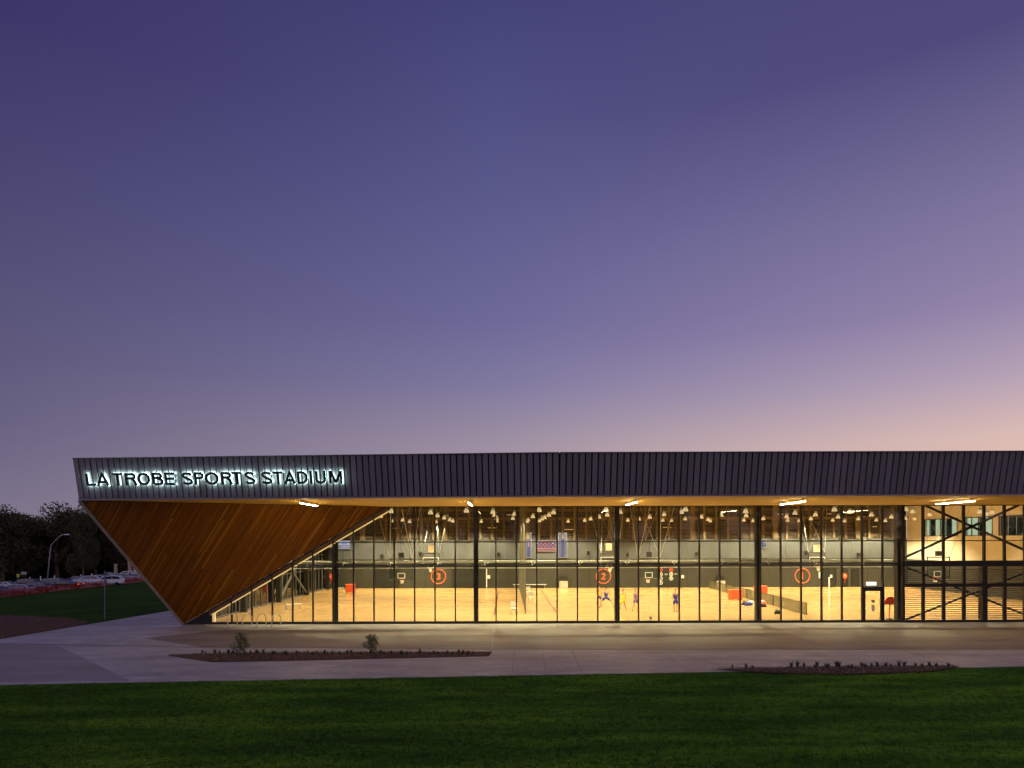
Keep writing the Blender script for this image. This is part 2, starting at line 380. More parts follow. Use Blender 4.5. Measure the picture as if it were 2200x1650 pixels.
# slot drain and joints
def strip(name, p, q, w, z, mat):
    p = Vector((p[0], p[1], z)); q = Vector((q[0], q[1], z)); d = (q-p).normalized(); n = Vector((-d.y, d.x, 0))*w/2
    return tag(obj(name, MB().prism([p-n, q-n, q+n, p+n], (0,0,.004)), MAT[mat]), kind='structure')
tagd = [gpx(0,1383), gpx(440,1391.5), gpx(1100,1396), gpx(2300,1396)]
for i in range(3): strip('slot_drain', tagd[i], tagd[i+1], .07, .0165, 'dark_steel')
for (a, b) in (((118,1385),(276,1461)), ((1052,1448),(1062,1341)), ((672,1447),(745,1417)), ((1100,1446),(1106,1397)), ((1172,1442),(1165,1397)), ((1248,1441),(1228,1397)),
               ((1360,1395),(1300,1345)), ((1106,1396),(1104,1360)), ((1165,1396),(1155,1350)), ((330,1462),(420,1425)), ((1560,1436),(1440,1397)), ((1940,1397),(2060,1434)), ((1780,1390),(1650,1345)), ((2150,1392),(2000,1345))):
    A = gpx(*a); B = gpx(*b); strip('paving_joint', A, B, .035, .0162, 'fascia_trim' if a[0] in (118,1052,672,330) else 'asphalt')
# joints across the strip left pale for light from the glass
for i, (x0, x1) in enumerate(((-16,-7.2),(-7.0,2.3),(2.5,11.8),(12.0,21.3),(21.5,34))):
    strip('paving_joint', (x0+i*.3, 46.3), (x0+2.5, 41.5), .03, .0162, 'asphalt')

# ------------------------------------------------------------------ stadium
YF = 46.6; ZS = EYE+2.27; ZT = EYE+4.52; ZR = ZT-.05; YB = 80.6; XL = -21.0; XR = 46.3
ORG = Vector((2, YF, 0))
ST = thing('sports_stadium', 'long glazed sports stadium with grey cladding and a timber lined wedge soffit', 'stadium', ORG)
PINV = Matrix.Translation(-ORG)
def part(name, mb, mat, parent=None, smooth=False, kind=None):
    o = obj(name, mb, MAT[mat] if isinstance(mat, str) else mat, smooth=smooth); o.parent = parent or ST
    if parent is None: o.matrix_parent_inverse = PINV
    if kind: o['kind'] = kind
    return o
A3 = Vector((-23.75, 38.5, ZS)); B3 = Vector((-8.2, YF, ZS)); C3 = Vector((-21.8, YF, 0.02)); K3 = Vector((2.7, 36.6, ZS)); E3 = Vector((-21.8, YF, ZS))
nT = (B3-A3).cross(C3-A3).normalized()
if nT.y > 0: nT = -nT                                   # faces the camera and down
# soffit of the eave, roof and bulkheads
part('soffit', MB().prism([A3+Vector((.02,.05,0)), K3+Vector((0,.05,0)), Vector((62,36.65,ZS)), Vector((62,YF,ZS)), B3], (0,0,.06)), 'soffit')
part('roof', MB().prism([(A3.x+.05, A3.y-.35, ZR-.15), (2.7, 36.2, ZR-.15), (62, 36.2, ZR-.15), (62, YB+1, ZR-.15), (-22.5, YB+1, ZR-.15)], (0,0,.13)), 'dark_steel')
part('bulkhead', MB().box(-8.2, 62, YF-.02, YF+.2, ZS+.065, ZR-.16), 'dark_steel')
part('fascia_backing', MB().prism([A3+Vector((.1,.06,.07)), K3+Vector((0,.06,.07)), K3+Vector((0,-.46,2.243)), A3+Vector((.1,-.46,2.243))], (0,.08,0)).prism([K3+Vector((0,.06,.07)), Vector((62,36.66,ZS+.07)), Vector((62,36.14,ZS+2.243)), K3+Vector((0,-.46,2.243))], (0,.08,0)), 'dark_steel')
# cladding panels
LEAN = .5; HF = ZT-ZS; P = .3333
cl = MB()
def pan(mb, w, h):
    z0, z1 = .10, h
    def p(u, d, z): return (u, -d - LEAN*z/h, z)
    prof = [(.034,-.02), (.036,.125), (.042,.13), (w-.052,.13), (w-.042,.12), (w-.036,-.02)]
    i = len(mb.v)
    for z in (z0, z1):
        for (u, d) in prof: mb.v.append(p(u, d, z))
    n = len(prof)
    for k in range(n-1): mb.f.append((i+k, i+k+1, i+n+k+1, i+n+k))
    mb.f.append(tuple(range(i, i+n))); mb.f.append(tuple(range(i+n, i+2*n)))
    return mb
pm = pan(cl, P, HF).mesh('cladding_panel'); pm.materials.append(MAT['cladding'])
fdir = (K3-A3); flen = fdir.length; fdir.normalize(); fang = math.atan2(fdir.y, fdir.x)
npan = int(flen/P)
ex = flen/npan/P
for i in range(npan):
    o = bpy.data.objects.new('cladding_panel', pm); COL.objects.link(o); o.location = A3+fdir*(i*flen/npan); o.rotation_euler = (0,0,fang); o.scale = (ex,1,1); o.parent = ST; o.matrix_parent_inverse = PINV
for i in range(int(58/P)):
    o = bpy.data.objects.new('cladding_panel', pm); COL.objects.link(o); o.location = K3+Vector((i*P,0,0)); o.parent = ST; o.matrix_parent_inverse = PINV
# trims
fn = Vector((fdir.y, -fdir.x, 0))
part('fascia_trim', MB().bar(A3+fn*.03+Vector((-.05,0,.045)), K3+fn*.03+Vector((0,0,.045)), .12, .09), 'fascia_trim')
part('fascia_trim', MB().bar(K3+Vector((0,-.03,.045)), Vector((62,36.57,ZS+.045)), .12, .09), 'fascia_trim')
part('parapet_cap', MB().bar(A3+fn*(LEAN+.04)+Vector((.02,0,HF+.012)), K3+fn*(LEAN+.04)+Vector((0,0,HF+.012)), .30, .03), 'fascia_trim')
part('parapet_cap', MB().bar(K3+Vector((0,-LEAN-.04,HF+.012)), Vector((62,36.06,ZT+.012)), .30, .03), 'fascia_trim')
# side of the roof box and sloping side of the wedge
part('side_cladding', MB().prism([A3+Vector((-.04,0,.02)), A3+fn*LEAN+Vector((-.04,0,HF)), Vector((-22.6,YB+1,ZT)), Vector((-22.6,YB+1,ZS+.02))], (.06,0,0)), 'cladding')
part('side_soffit', MB().prism([A3+Vector((0,.1,.01)), E3+Vector((0,0,.01)), Vector((-21.2,YB+1,ZS+.01)), Vector((-22.55,YB+1,ZS+.01))], (0,0,.06)), 'soffit')
part('wedge_side', MB().prism([A3+Vector((-.03,.1,-.02)), C3+Vector((-.03,.05,0)), E3+Vector((-.03,0,-.02))], (.04,0,0)), 'cladding')
part('wedge_edge', MB().bar(A3+Vector((-.03,-.02,-.03)), C3+Vector((-.03,-.05,.02)), .15, .15, up=nT), 'edge_flashing')
part('wedge_backing', MB().prism([A3-nT*.05+Vector((.02,.02,-.03)), B3-nT*.05, C3-nT*.05], -nT*.04), 'black_metal')
# black infill below the slope, left of the glass
sl = lambda x: (x-C3.x)/(B3.x-C3.x)*ZS            # height of the slope line at x in the facade plane
XJ = (455-CX)/F*YF
part('corner_wall', MB().prism([(C3.x-.02, YF+.03, .012), (XJ, YF+.03, .012), (XJ, YF+.03, sl(XJ)-.02)], (0,.15,0)), 'black_metal')
# timber boards
P0 = px(450, 1200, 44); r1 = (P0-Vector((0,0,EYE))); P1_ = px(450+53, 1200-85, 44); r2 = (P1_-Vector((0,0,EYE)))
du = nT.cross(r1.cross(r2)).normalized()
if du.z < 0: du = -du
dv = nT.cross(du).normalized()
def to2(p): q = p-C3; return Vector((q.dot(du), q.dot(dv)))
tri = [to2(A3+Vector((.06,.04,-.02))), to2(B3), to2(C3)]
cen = (tri[0]+tri[1]+tri[2])/3
tri = [cen+(t-cen)*.992 for t in tri]
def clip(poly, a, b, c):     # keep a*u+b*v<=c
    out = []
    for i in range(len(poly)):
        p, q = poly[i], poly[(i+1) % len(poly)]; fp = a*p.x+b*p.y-c; fq = a*q.x+b*q.y-c
        if fp <= 0: out.append(p)
        if (fp < 0 < fq) or (fq < 0 < fp): out.append(p+(q-p)*(fp/(fp-fq)))
    return out
vmin = min(t.y for t in tri); vmax = max(t.y for t in tri); umin = min(t.x for t in tri); umax = max(t.x for t in tri)
BW = .112; v = vmin; nb = 0
R3 = Matrix((du, dv, nT)).transposed()
while v < vmax:
    s1 = clip(clip(tri, 0, 1, v+BW-.010), 0, -1, -v)
    if len(s1) >= 3:
        ua = min(p.x for p in s1); ub = max(p.x for p in s1); u = ua-random.uniform(0, 3.5)
        while u < ub:
            ln = random.uniform(4.4, 6.8)
            s2 = clip(clip(s1, 1, 0, u+ln-.006), -1, 0, -u)
            if len(s2) >= 3 and (max(p.x for p in s2)-min(p.x for p in s2)) > .05:
                c0 = Vector((sum(p.x for p in s2)/len(s2), sum(p.y for p in s2)/len(s2))); pr = random.uniform(0, .012)
                mb = MB().prism([(p.x-c0.x, p.y-c0.y, -.012) for p in s2], (0,0,.012+pr))
                o = obj('timber_board', mb, MAT['timber']); w_ = C3+du*c0.x+dv*c0.y
                o.matrix_world = Matrix.Translation(w_) @ R3.to_4x4(); mw = o.matrix_world.copy(); o.parent = ST; o.matrix_parent_inverse = PINV; o.matrix_basis = mw; nb += 1
            u += ln
    v += BW
print('boards', nb)
# dark recessed downlights in the timber
def onplane(x, y, P_=C3, n_=nT):
    o_ = Vector((0,0,EYE)); r = px(x, y, 40)-o_; t = (P_-o_).dot(n_)/r.dot(n_); return o_+r*t
q_ = nT.to_track_quat('Z', 'Y').to_matrix().to_4x4()
dm = MB().lathe([(.0,.016),(.045,.016),(.055,.02),(.055,.0)], n=10).mesh('downlight'); dm.materials.append(MAT['black_metal'])
for (x, y) in ((279,1098.6),(417,1099),(528.6,1099.5),(640,1101),(738,1102),(327,1172),(411,1171),(490,1169.6),(560,1169),(628,1169),(394,1239.6),(453,1237),(504,1236),(440,1286)):
    o = bpy.data.objects.new('downlight', dm); COL.objects.link(o); o.parent = ST; o.matrix_parent_inverse = PINV; o.matrix_basis = Matrix.Translation(onplane(x, y)) @ q_
# sloping edge beam + reveal given a painted glow, along the foot of the timber
slope = (B3-C3).normalized(); sn = Vector((slope.z, 0, -slope.x))
Pj = Vector((XJ-.3, YF, sl(XJ-.3)))
def off(p, d, dy=0): return p+sn*d+Vector((0,dy,0))
part('slope_trim', MB().prism([off(Pj,0,-.03), off(B3,0,-.03), off(B3,.09,-.03), off(Pj,.09,-.03)], (0,.12,0)), 'black_metal')
part('slope_beam', MB().prism([off(Pj,.093,0), off(B3,.093,0), off(B3,.33,0), off(Pj,.33,0)], (0,.1,0)), 'brown_reveal')
part('slope_reveal', MB().prism([off(Pj,.333,.02), off(B3,.333,.02), off(B3,.405,.06), off(Pj,.405,.06)], (0,.05,0)), 'painted_glow')
part('corner_jamb', MB().box(XJ-.02, XJ+.17, YF+.06, YF+.2, .16, sl(XJ)-.25), 'painted_glow')  # jamb shares the painted glow, no lamp here

# facade grid
MX = [(497.0-CX)/F*YF + 1.3665*k for k in range(-1, 42)]      # k=-1 unused left bay
XK = {k: MX[k+1] for k in range(-1, 41)}
TR = [0.16, EYE-47.5/F*YF, EYE-3/F*YF, ZS-.02]                # sill, main transom, thin transom, head
zMain = EYE-(1213.5-CY)/F*YF; zThin = EYE-(1164.5-CY)/F*YF
part('sill', MB().box(XJ-.05, 62, YF-.06, YF+.14, .012, .17), 'black_metal')
part('head', MB().box(B3.x+.2, 62, YF-.03, YF+.14, ZS-.06, ZS-.002), 'black_metal')
mull = {}
def mullion(x, z0, z1, w=.062):
    key = (round(z1-z0, 3), w)
    if key not in mull:
        mull[key] = MB().box(-w/2, w/2, -.05, .13, 0, z1-z0).mesh('mullion'); mull[key].materials.append(MAT['black_metal'])
    o = bpy.data.objects.new('mullion', mull[key]); COL.objects.link(o); o.location = (x, YF, z0); o.parent = ST; o.matrix_parent_inverse = PINV; return o
def topz(x): return min(ZS-.062, sl(x)-.36/abs(slope.x)) if x < B3.x+.7 else ZS-.062
for k in range(0, 34):
    mullion(XK[k], .172, topz(XK[k])+ (.28 if topz(XK[k]) < ZS-.1 else 0), .082)
for k in range(34, 41): mullion(XK[k], .172, zMain-.2, .17); mullion(XK[k], zMain+.2, ZS-.062, .13)
# glass panes, each its own
gm = {}
def pane(x0, x1, z0, z1):
    key = (round(x1-x0, 3), round(z1-z0, 3))
    if key not in gm:
        gm[key] = MB().box(0, x1-x0, 0, .012, 0, z1-z0).mesh('glass_pane'); gm[key].materials.append(MAT['glass'])
    o = bpy.data.objects.new('glass_pane', gm[key]); COL.objects.link(o); o.location = (x0, YF+.03, z0); o.rotation_euler = (random.uniform(-.003,.003), 0, random.uniform(-.0025,.0025)); o.parent = ST; o.matrix_parent_inverse = PINV
bands = [(.175, zMain-.14), (zMain-.06, zMain+.04), (zMain+.10, zThin-.02), (zThin+.02, ZS-.065)]
bands = [bands[0], bands[2], bands[3]]
for k in range(-1, 40):
    x0, x1 = XK[k]+.035, XK[k+1]-.035
    if k == -1: x0 = XJ+.03
    for (z0, z1) in bands:
        if k == 31 and z0 < 1: z0 = 2.35
        if k >= 33 and z0 < 1: continue
        if x0 > B3.x+.6 or topz(x0) > z1: pane(x0, x1, z0, z1)
        else:
            ta, tb = topz(x0), topz(x1)
            poly = [Vector((x0, z0)), Vector((x1, z0)), Vector((x1, z1)), Vector((x0, z1))]
            m_ = (tb-ta)/(x1-x0) if tb > ta+.01 else .5755
            poly = clip(poly, -m_, 1, ta+.05-m_*x0)
            if len(poly) >= 3:
                part('glass_pane', MB().prism([(p.x, YF+.03, p.y) for p in poly], (0,.012,0)), 'glass')
# transoms
def xs_at(z): return C3.x+z/ZS*(B3.x-C3.x)+.62
part('transom', MB().box(xs_at(zMain)-.1, XK[33], YF-.035, YF+.12, zMain-.135, zMain-.065), 'black_metal')
part('transom', MB().box(xs_at(zMain)-.1, XK[33], YF-.035, YF+.12, zMain+.045, zMain+.095), 'black_metal')
part('transom', MB().box(xs_at(zMain)+.1, XK[33], YF+.2, YF+.55, zMain-.05, zMain+.03), 'black_metal')
part('transom', MB().box(xs_at(zThin)-.05, XK[40], YF-.03, YF+.10, zThin-.028, zThin+.028), 'black_metal')
part('spandrel', MB().box(XK[33], XK[40], YF-.07, YF+.3, zMain-.19, zMain+.19), 'black_metal')
# wind girder pipes behind the main transom
for (ya, za, r_) in ((YF+.75, zMain+.20, .07), (YF+.75, zMain-.24, .028)):
    part('girder_pipe', MB().tube([(-16.5,ya,za), (XK[33]-.3,ya,za)], r_), 'pale_pipe', smooth=True)
colx = [XK[5]+9.565*i for i in range(5)]
brm = MB().tube([(0,.1,0),(0,.75,.2)], .03, 6).bar((0,.1,0), (.35,.75,.2), .03).mesh('girder_bracket'); brm.materials.append(MAT['pale_pipe'])
for i in range(12):
    o = bpy.data.objects.new('girder_bracket', brm); COL.objects.link(o); o.location = (colx[0]+.6+i*3.19, YF, zMain); o.parent = ST; o.matrix_parent_inverse = PINV
# steel columns behind the glass (I section)
def icol(x, w=.30, ztop=ZR-.17, y=YF+.30, d=.45):
    part('column', MB().box(x-w/2, x+w/2, y, y+.02, .05, ztop).box(x-w/2, x+w/2, y+d-.02, y+d, .05, ztop).box(x-.012, x+.012, y+.021, y+d-.021, .05, ztop).box(x-w/2, x-w/2+.03, y+.021, y+d-.021, .05, ztop), 'dark_steel')
icol(colx[0]); icol(colx[1]); icol(colx[2]); icol(colx[3]); icol(colx[4]-.03, .32)
part('column', MB().box(XK[33]-.07, XK[33]+.10, YF-.06, YF+.16, .17, ZS-.065), 'black_metal')
# right hand bays: louvre blades, rail and wide posts
bl = MB().box(0, 1.3665-.18, -.02, .03, -.022, .022).mesh('louvre_blade'); bl.materials.append(MAT['dark_steel'])
for k in range(33, 39):
    for j in range(24):
        z = .28+j*.141
        if abs(z-(EYE-(1259-CY)/F*YF)) < .12: continue
        o = bpy.data.objects.new('louvre_blade', bl); COL.objects.link(o); o.location = (XK[k]+.09, YF+.06, z); o.parent = ST; o.matrix_parent_inverse = PINV
part('louvre_rail', MB().box(XK[33]+.1, XK[40], YF-.06, YF+.11, EYE-(1262.5-CY)/F*YF, EYE-(1256-CY)/F*YF), 'black_metal')
part('column', MB().box(XK[37]-.16, XK[37]+.16, YF-.075, YF+.4, .172, zMain-.2), 'black_metal')
# diagonal braces
def fp(x, y, dy=.5): return px(x, y, YF+dy)
part('brace', MB().bar(fp(1940,1199), fp(2200,1080), .12, .15), 'dark_steel')
part('brace', MB().bar(fp(1978,1082), fp(2230,1195), .12, .15), 'dark_steel')
part('brace', MB().bar(fp(1946,1331), fp(2230,1219,.55), .10, .12), 'dark_steel')
part('brace', MB().bar(fp(1946,1219,.7), fp(2230,1332,.7), .10, .12), 'dark_steel')

# door in the glass wall
xd0, xd1 = XK[31]+.035, XK[32]-.035; zd = 2.28
D_ = part('door', MB().box(xd0, xd0+.13, YF-.09, YF+.05, .03, zd).box(xd1-.13, xd1, YF-.09, YF+.05, .03, zd).box(xd0+.13, xd1-.13, YF-.09, YF+.05, zd-.17, zd).box(xd0+.13, xd1-.13, YF-.09, YF+.05, .03, .12), 'black_metal')
part('door_glass', MB().box(xd0+.131, xd1-.131, YF-.02, YF-.008, .121, zd-.171), 'glass', D_).matrix_parent_inverse = PINV
part('door_handle', MB().tube([(xd0+.07,YF-.10,.95),(xd0+.07,YF-.16,.95),(xd0+.22,YF-.16,.95)], .015, 6), 'galvanised', D_).matrix_parent_inverse = PINV
for c_ in D_.children: c_.parent = D_; c_.matrix_parent_inverse = Matrix.Identity(4)
part('door_frame', MB().box(XK[31]-.05, XK[31]+.034, YF-.12, YF+.05, .02, zd+.12).box(XK[32]-.034, XK[32]+.05, YF-.12, YF+.05, .02, zd+.12).box(XK[31]+.034, XK[32]-.034, YF-.12, YF+.05, zd+.01, zd+.12), 'black_metal')
s_ = tag(obj('door_sign', MB().box(-.11,.11,-.006,0,0,.16), MAT['black_metal'], loc=(px(1875.5,1289,YF).x, YF-.021, 1.34)), 'small black notice on the glass entry door above a round prohibition sticker', 'sign')
obj('lettering', MB().box(-.07,-.03,-.009,-.007,.05,.10).box(-.01,.03,-.009,-.007,.05,.10).box(.05,.08,-.009,-.007,.05,.10), MAT['white_paint'], s_)
s_ = thing('prohibition_sign', 'white sticker with red prohibition ring on the entry door glass', 'sign', (px(1875.5,1302,YF).x, YF-.021, .98))
obj('sticker', MB().box(-.10,.10,-.005,0,-.20,.20), MAT['white_cloth'], s_)
ring = [(math.cos(t)*.075, -.008, .05+math.sin(t)*.075) for t in np.linspace(0, 2*math.pi, 18)[:-1]]
obj('red_ring', MB().tube(ring, .012, 5, closed=True).bar((-.05,-.008,.10), (.05,-.008,0), .016, .006), MAT['red_plastic'], s_)
s_ = thing('light_box', 'bright white lit sign box above the entry door', 'sign', px(1872, 1254, YF+.5))
obj('casing', MB().box(-.36,.36,.0,.08,-.14,.14), MAT['galvanised'], s_); obj('lit_face', MB().box(-.34,.34,-.012,-.002,-.12,.12), MAT['lightbox'], s_)

# ------------------------------------------------------------------ hall interior
tag(obj('court_floor', MB().prism([(XL,YF+.15,-.02),(62,YF+.15,-.02),(62,YB,-.02),(XL,YB,-.02)], (0,0,.06)), MAT['maple']), 'pale maple sports floor', kind='structure')
FZ = .0405
SB = YB
zA, zB = EYE-(1201-CY)/F*YB, EYE-(1162-CY)/F*YB
# back wall: dark lower panels and grey upper panels, individually jointed
x = XL; wlo = 1.9
while x < XR-.01:
    x1 = min(x+wlo, XR)
    part('wall_panel', MB().box(x+.008, x1-.008, YB, YB+.12, .03, zA-.01), 'wall_panel_dark')
    part('wall_panel', MB().box(x+.008, x1-.008, YB, YB+.12, zA+.01, zB), 'wall_panel')
    x = x1
part('wall_base', MB().box(XL, XR, YB+.13, YB+.3, 0, ZR-.17), 'black_metal')
part('wall_ledge', MB().box(XL, XR, YB-.12, YB+.12, zB+.01, zB+.13), 'wall_panel')
# high screens: posts, rails, slats
x = XL; i = 0
while x < XR-1:
    big = i % 7 == 3
    part('screen_post', MB().box(x-.12-(.14 if big else 0), x+.12+(.14 if big else 0), YB-.22, YB+.1, zB+.14, ZR-.17), 'screen_frame')
    sm = MB(); z = zB+.25
    gap = rng.random() < .2
    while z < 9.3:
        if rng.random() < .93: sm.box(x+.14+(.14 if big else 0), x+1.24, YB+.0, YB+.05, z, z+.045)
        z += .155
    part('louvre_screen', sm, 'slat_brown', kind='stuff')
    x += 1.3665; i += 1
part('screen_rail', MB().box(XL, XR, YB-.26, YB-.225, EYE+42*YB/F, EYE+48*YB/F), 'screen_frame')
part('screen_rail', MB().box(XL, XR, YB-.26, YB-.225, EYE+62*YB/F, EYE+65*YB/F), 'screen_frame')
# random glowing strips, lamp light on the louvre slats put in as emission
for k in range(26):
    x_ = random.uniform(XL+2, XR-4)
    w_ = random.uniform(.5, 1.1); z_ = random.choice([8.2, 8.35, 8.5, 9.0, 9.1, 7.0, 6.8])
    part('slat_glow', MB().box(x_, x_+w_, YB-.02, YB-.005, z_, z_+.05), 'painted_glow')
# left glass side wall of the hall, seen obliquely
part('side_glazing', MB().box(XL-.06, XL-.04, YF+.2, YB, .1, ZR-.2), 'dark_glass')
sm = MB().box(-.04,.03,-.02,.02,0,ZR-.4).mesh('side_mullion'); sm.materials.append(MAT['grey_steel'])
y = YF+1.35
while y < YB-.3:
    o = bpy.data.objects.new('side_mullion', sm); COL.objects.link(o); o.location = (XL, y, .1); o.parent = ST; o.matrix_parent_inverse = PINV; y += 1.38
for z_ in (.10, 2.45, 4.0, 5.5): part('side_rail', MB().box(XL-.03, XL+.02, YF+.3, YB, z_, z_+.06), 'grey_steel')
for y_ in (54.3, 62.6, 71.2, 79.4): part('column', MB().box(XL+.1, XL+.5, y_-.2, y_+.2, .05, ZR-.2), 'dark_steel')
part('brace', MB().bar((XL+.3,62.8,.3), (XL+.3,71.0,4.9), .14, .2), 'grey_steel'); part('brace', MB().bar((XL+.32,62.8,4.6), (XL+.32,71.0,.3), .10, .14), 'grey_steel')
part('brace_beam', MB().box(XL+.1, XL+.5, 62.8, 71.0, 4.9, 5.15), 'grey_steel')
# gallery balcony in the left corner
part('balcony', MB().box(XL+.2, XL+1.5, 73.5, YB-.05, 4.85, 5.1), 'grey_steel')
part('balcony_wall', MB().box(XL+.4, XL+1.2, 79.9, YB-.02, 5.11, 7.4), 'cream_wall')
bm_ = MB()
for (xa, ya) in ((XL+1.4, 73.6),(XL+1.4, 76),(XL+1.4, 78.4),(XL+.7,73.6)): bm_.tube([(xa,ya,5.1),(xa,ya,6.2)], .03, 6)
bm_.tube([(XL+.4,73.6,6.2),(XL+1.4,73.6,6.2),(XL+1.4,80.3,6.2)], .035, 6).tube([(XL+.4,73.6,5.65),(XL+1.4,73.6,5.65),(XL+1.4,80.3,5.65)], .02, 6)
part('balustrade', bm_, 'galvanised')
# cream side wall at the right
zc0, zc1 = EYE+.26, EYE+2.13
part('cream_wall', MB().box(XR, XR+.3, YF, YB, 3.27, zc0), 'cream_wall')
part('cream_wall', MB().box(XR, XR+.3, YF, YB, zc1, ZR-.17), 'cream_wall')
yy0 = 77.2
segs = [(77.2,71.5),(70.4,66.3),(65.5,58)]
edges_ = [YB] + [v for s in segs for v in s] + [YF]
for a, b in zip(edges_[0::2], edges_[1::2]): part('cream_wall', MB().box(XR, XR+.3, b, a, zc0, zc1), 'cream_wall')
part('office_room', MB().box(XR+1.2, XR+1.3, YF, YB, zc0-.1, zc1+.1), 'office_glow')
for (a, b) in segs:
    wd = part('window', MB().box(XR-.05, XR+.06, b, b+.08, zc0, zc1).box(XR-.05, XR+.06, a-.08, a, zc0, zc1).box(XR-.05, XR+.06, b+.08, a-.08, zc0, zc0+.07).box(XR-.05, XR+.06, b+.08, a-.08, zc1-.07, zc1), 'black_metal')
    n_ = max(2, int((a-b)/.95))
    for j in range(n_):
        ya = b+.08+(a-b-.16)*j/n_; yb = b+.08+(a-b-.16)*(j+1)/n_
        q = part('window_pane', MB().box(XR+.07, XR+.08, ya+.03, yb-.03, zc0+.07, zc1-.07), 'dark_glass' if (b < 60 or j % 3 == 1) else 'glass', wd)
        part('window_bar', MB().box(XR-.03, XR+.05, ya-.035, ya+.035, zc0+.071, zc1-.071), 'black_metal', wd)
part('side_wall', MB().box(XR, XR+.3, YF, YB, .03, 3.265), 'wall_panel_dark')
part('ceiling', MB().box(XL-.1, 62, YF+.25, YB+.1, ZR-.35, ZR-.2), 'dark_steel')
tr_ = MB()
for y_ in (50.5, 55.5, 60.5, 65.5, 70.5, 75.5): tr_.box(XL, XR, y_-.08, y_+.08, ZR-.62, ZR-.36)
part('ceiling_beam', tr_, 'dark_steel', kind='stuff')

# doors and recesses on the back wall
def wallbox(name, x0, x1, y0, y1, mat, label, cat, th=.06, group=None, lift=0):
    a = px(x0, y0, YB); b = px(x1, y1, YB); z0_ = max(b.z, FZ)
    o = obj(name, MB().box(-(b.x-a.x)/2, (b.x-a.x)/2, -th, 0, 0, a.z-z0_), MAT[mat], loc=((a.x+b.x)/2, YB-.005-lift, z0_)); 
    if label: tag(o, label, cat, group)
    return o
def hall_door(x0, x1, y0, leafs, label):
    a = px(x0, y0, YB); b = px(x1, y0, YB); w = b.x-a.x; h = a.z-.05
    d = part('hall_door', MB().box(a.x, a.x+.08, YB-.07, YB-.004, .05, a.z).box(b.x-.08, b.x, YB-.07, YB-.004, .05, a.z).box(a.x+.08, b.x-.08, YB-.07, YB-.004, a.z-.08, a.z), 'black_metal')
    d['label'] = label
    for j in range(leafs):
        xa = a.x+.09+(w-.18)*j/leafs; xb = a.x+.09+(w-.18)*(j+1)/leafs
        part('door_leaf', MB().box(xa+.01, xb-.01, YB-.05, YB-.005, .06, a.z-.09), 'door_dark', d)
hall_door(806, 858, 1224, 1, 'wide grey roller door behind the left hoop'); hall_door(971, 1018, 1221, 2, 'wide dark store door'); hall_door(1027, 1046, 1221, 1, 'dark door with small white sign beside it')
hall_door(1766, 1796, 1219, 2, 'dark double door behind the white post'); hall_door(1829, 1845, 1222, 1, 'dark door with a narrow vision panel'); hall_door(1811, 1821, 1219, 1, 'narrow dark recess behind the hose reel')
wallbox('paper_notice', 1047, 1053, 1236, 1243, 'white_paint', 'small white notice beside the dark store door', 'notice')
wallbox('paper_notice', 1464, 1469, 1235.5, 1242, 'white_paint', 'small white notice right of the pictogram panel', 'notice')
wallbox('paper_notice', 1783, 1787.5, 1235, 1241, 'white_paint', 'small white notice on the dark double door', 'notice')
wallbox('paper_notice', 691, 698, 1234, 1240, 'white_paint', 'small white notice left of the leftmost hose reel', 'notice')
wallbox('white_post', 1044.5, 1046.5, 1222, 1262, 'white_paint', 'slim white door edge post beside the store door', 'post', lift=.1)
o = tag(obj('net_post', MB().tube([(0,0,0),(0,0,2.4)], .06), MAT['white_paint'], loc=(gpx(1781.5,1302,FZ).x, gpx(1781.5,1302,FZ).y, FZ)), 'tall slim white net post standing on the right court', 'post')
wallbox('switch_panel', 1759, 1762, 1229, 1242, 'white_paint', 'narrow white switch panel on the wall left of the double door', 'panel')
wallbox('exit_sign', 684, 688, 1220, 1223, 'exit_green', 'tiny green lit exit sign in the left corner of the hall', 'sign')
# pictogram panel
pp = wallbox('pictogram_panel', 1411, 1462, 1220, 1261, 'door_dark', 'large dark door panel with rows of round pictograms', 'sign', .08)
def ringm(r, t, n=20): return MB().tube([(math.cos(a)*r, 0, math.sin(a)*r) for a in np.linspace(0, 2*math.pi, n+1)[:-1]], t, 4, closed=True)
for (x_, y_, m_) in ((1419.5,1224.5,'red_plastic'),(1442,1224.5,'red_plastic'),(1419.5,1234,'white_paint'),(1442,1233.5,'white_paint'),(1419.5,1243,'white_paint'),(1442,1242.5,'white_paint'),(1419.5,1252,'white_paint')):
    p = px(x_, y_, YB-.10); obj('pictogram', ringm(.20, .028).box(-.05,.05,-.02,.02,-.11,.11).box(-.03,.03,-.021,.021,.12,.16), MAT[m_], pp, loc=p-pp.location)
for (x_, y_) in ((1431,1234),(1452,1233)):
    p = px(x_, y_, YB-.10); obj('lettering', MB().box(-.16,.16,-.01,.01,.03,.06).box(-.16,.16,-.01,.01,-.06,-.03), MAT['white_paint'], pp, loc=p-pp.location)

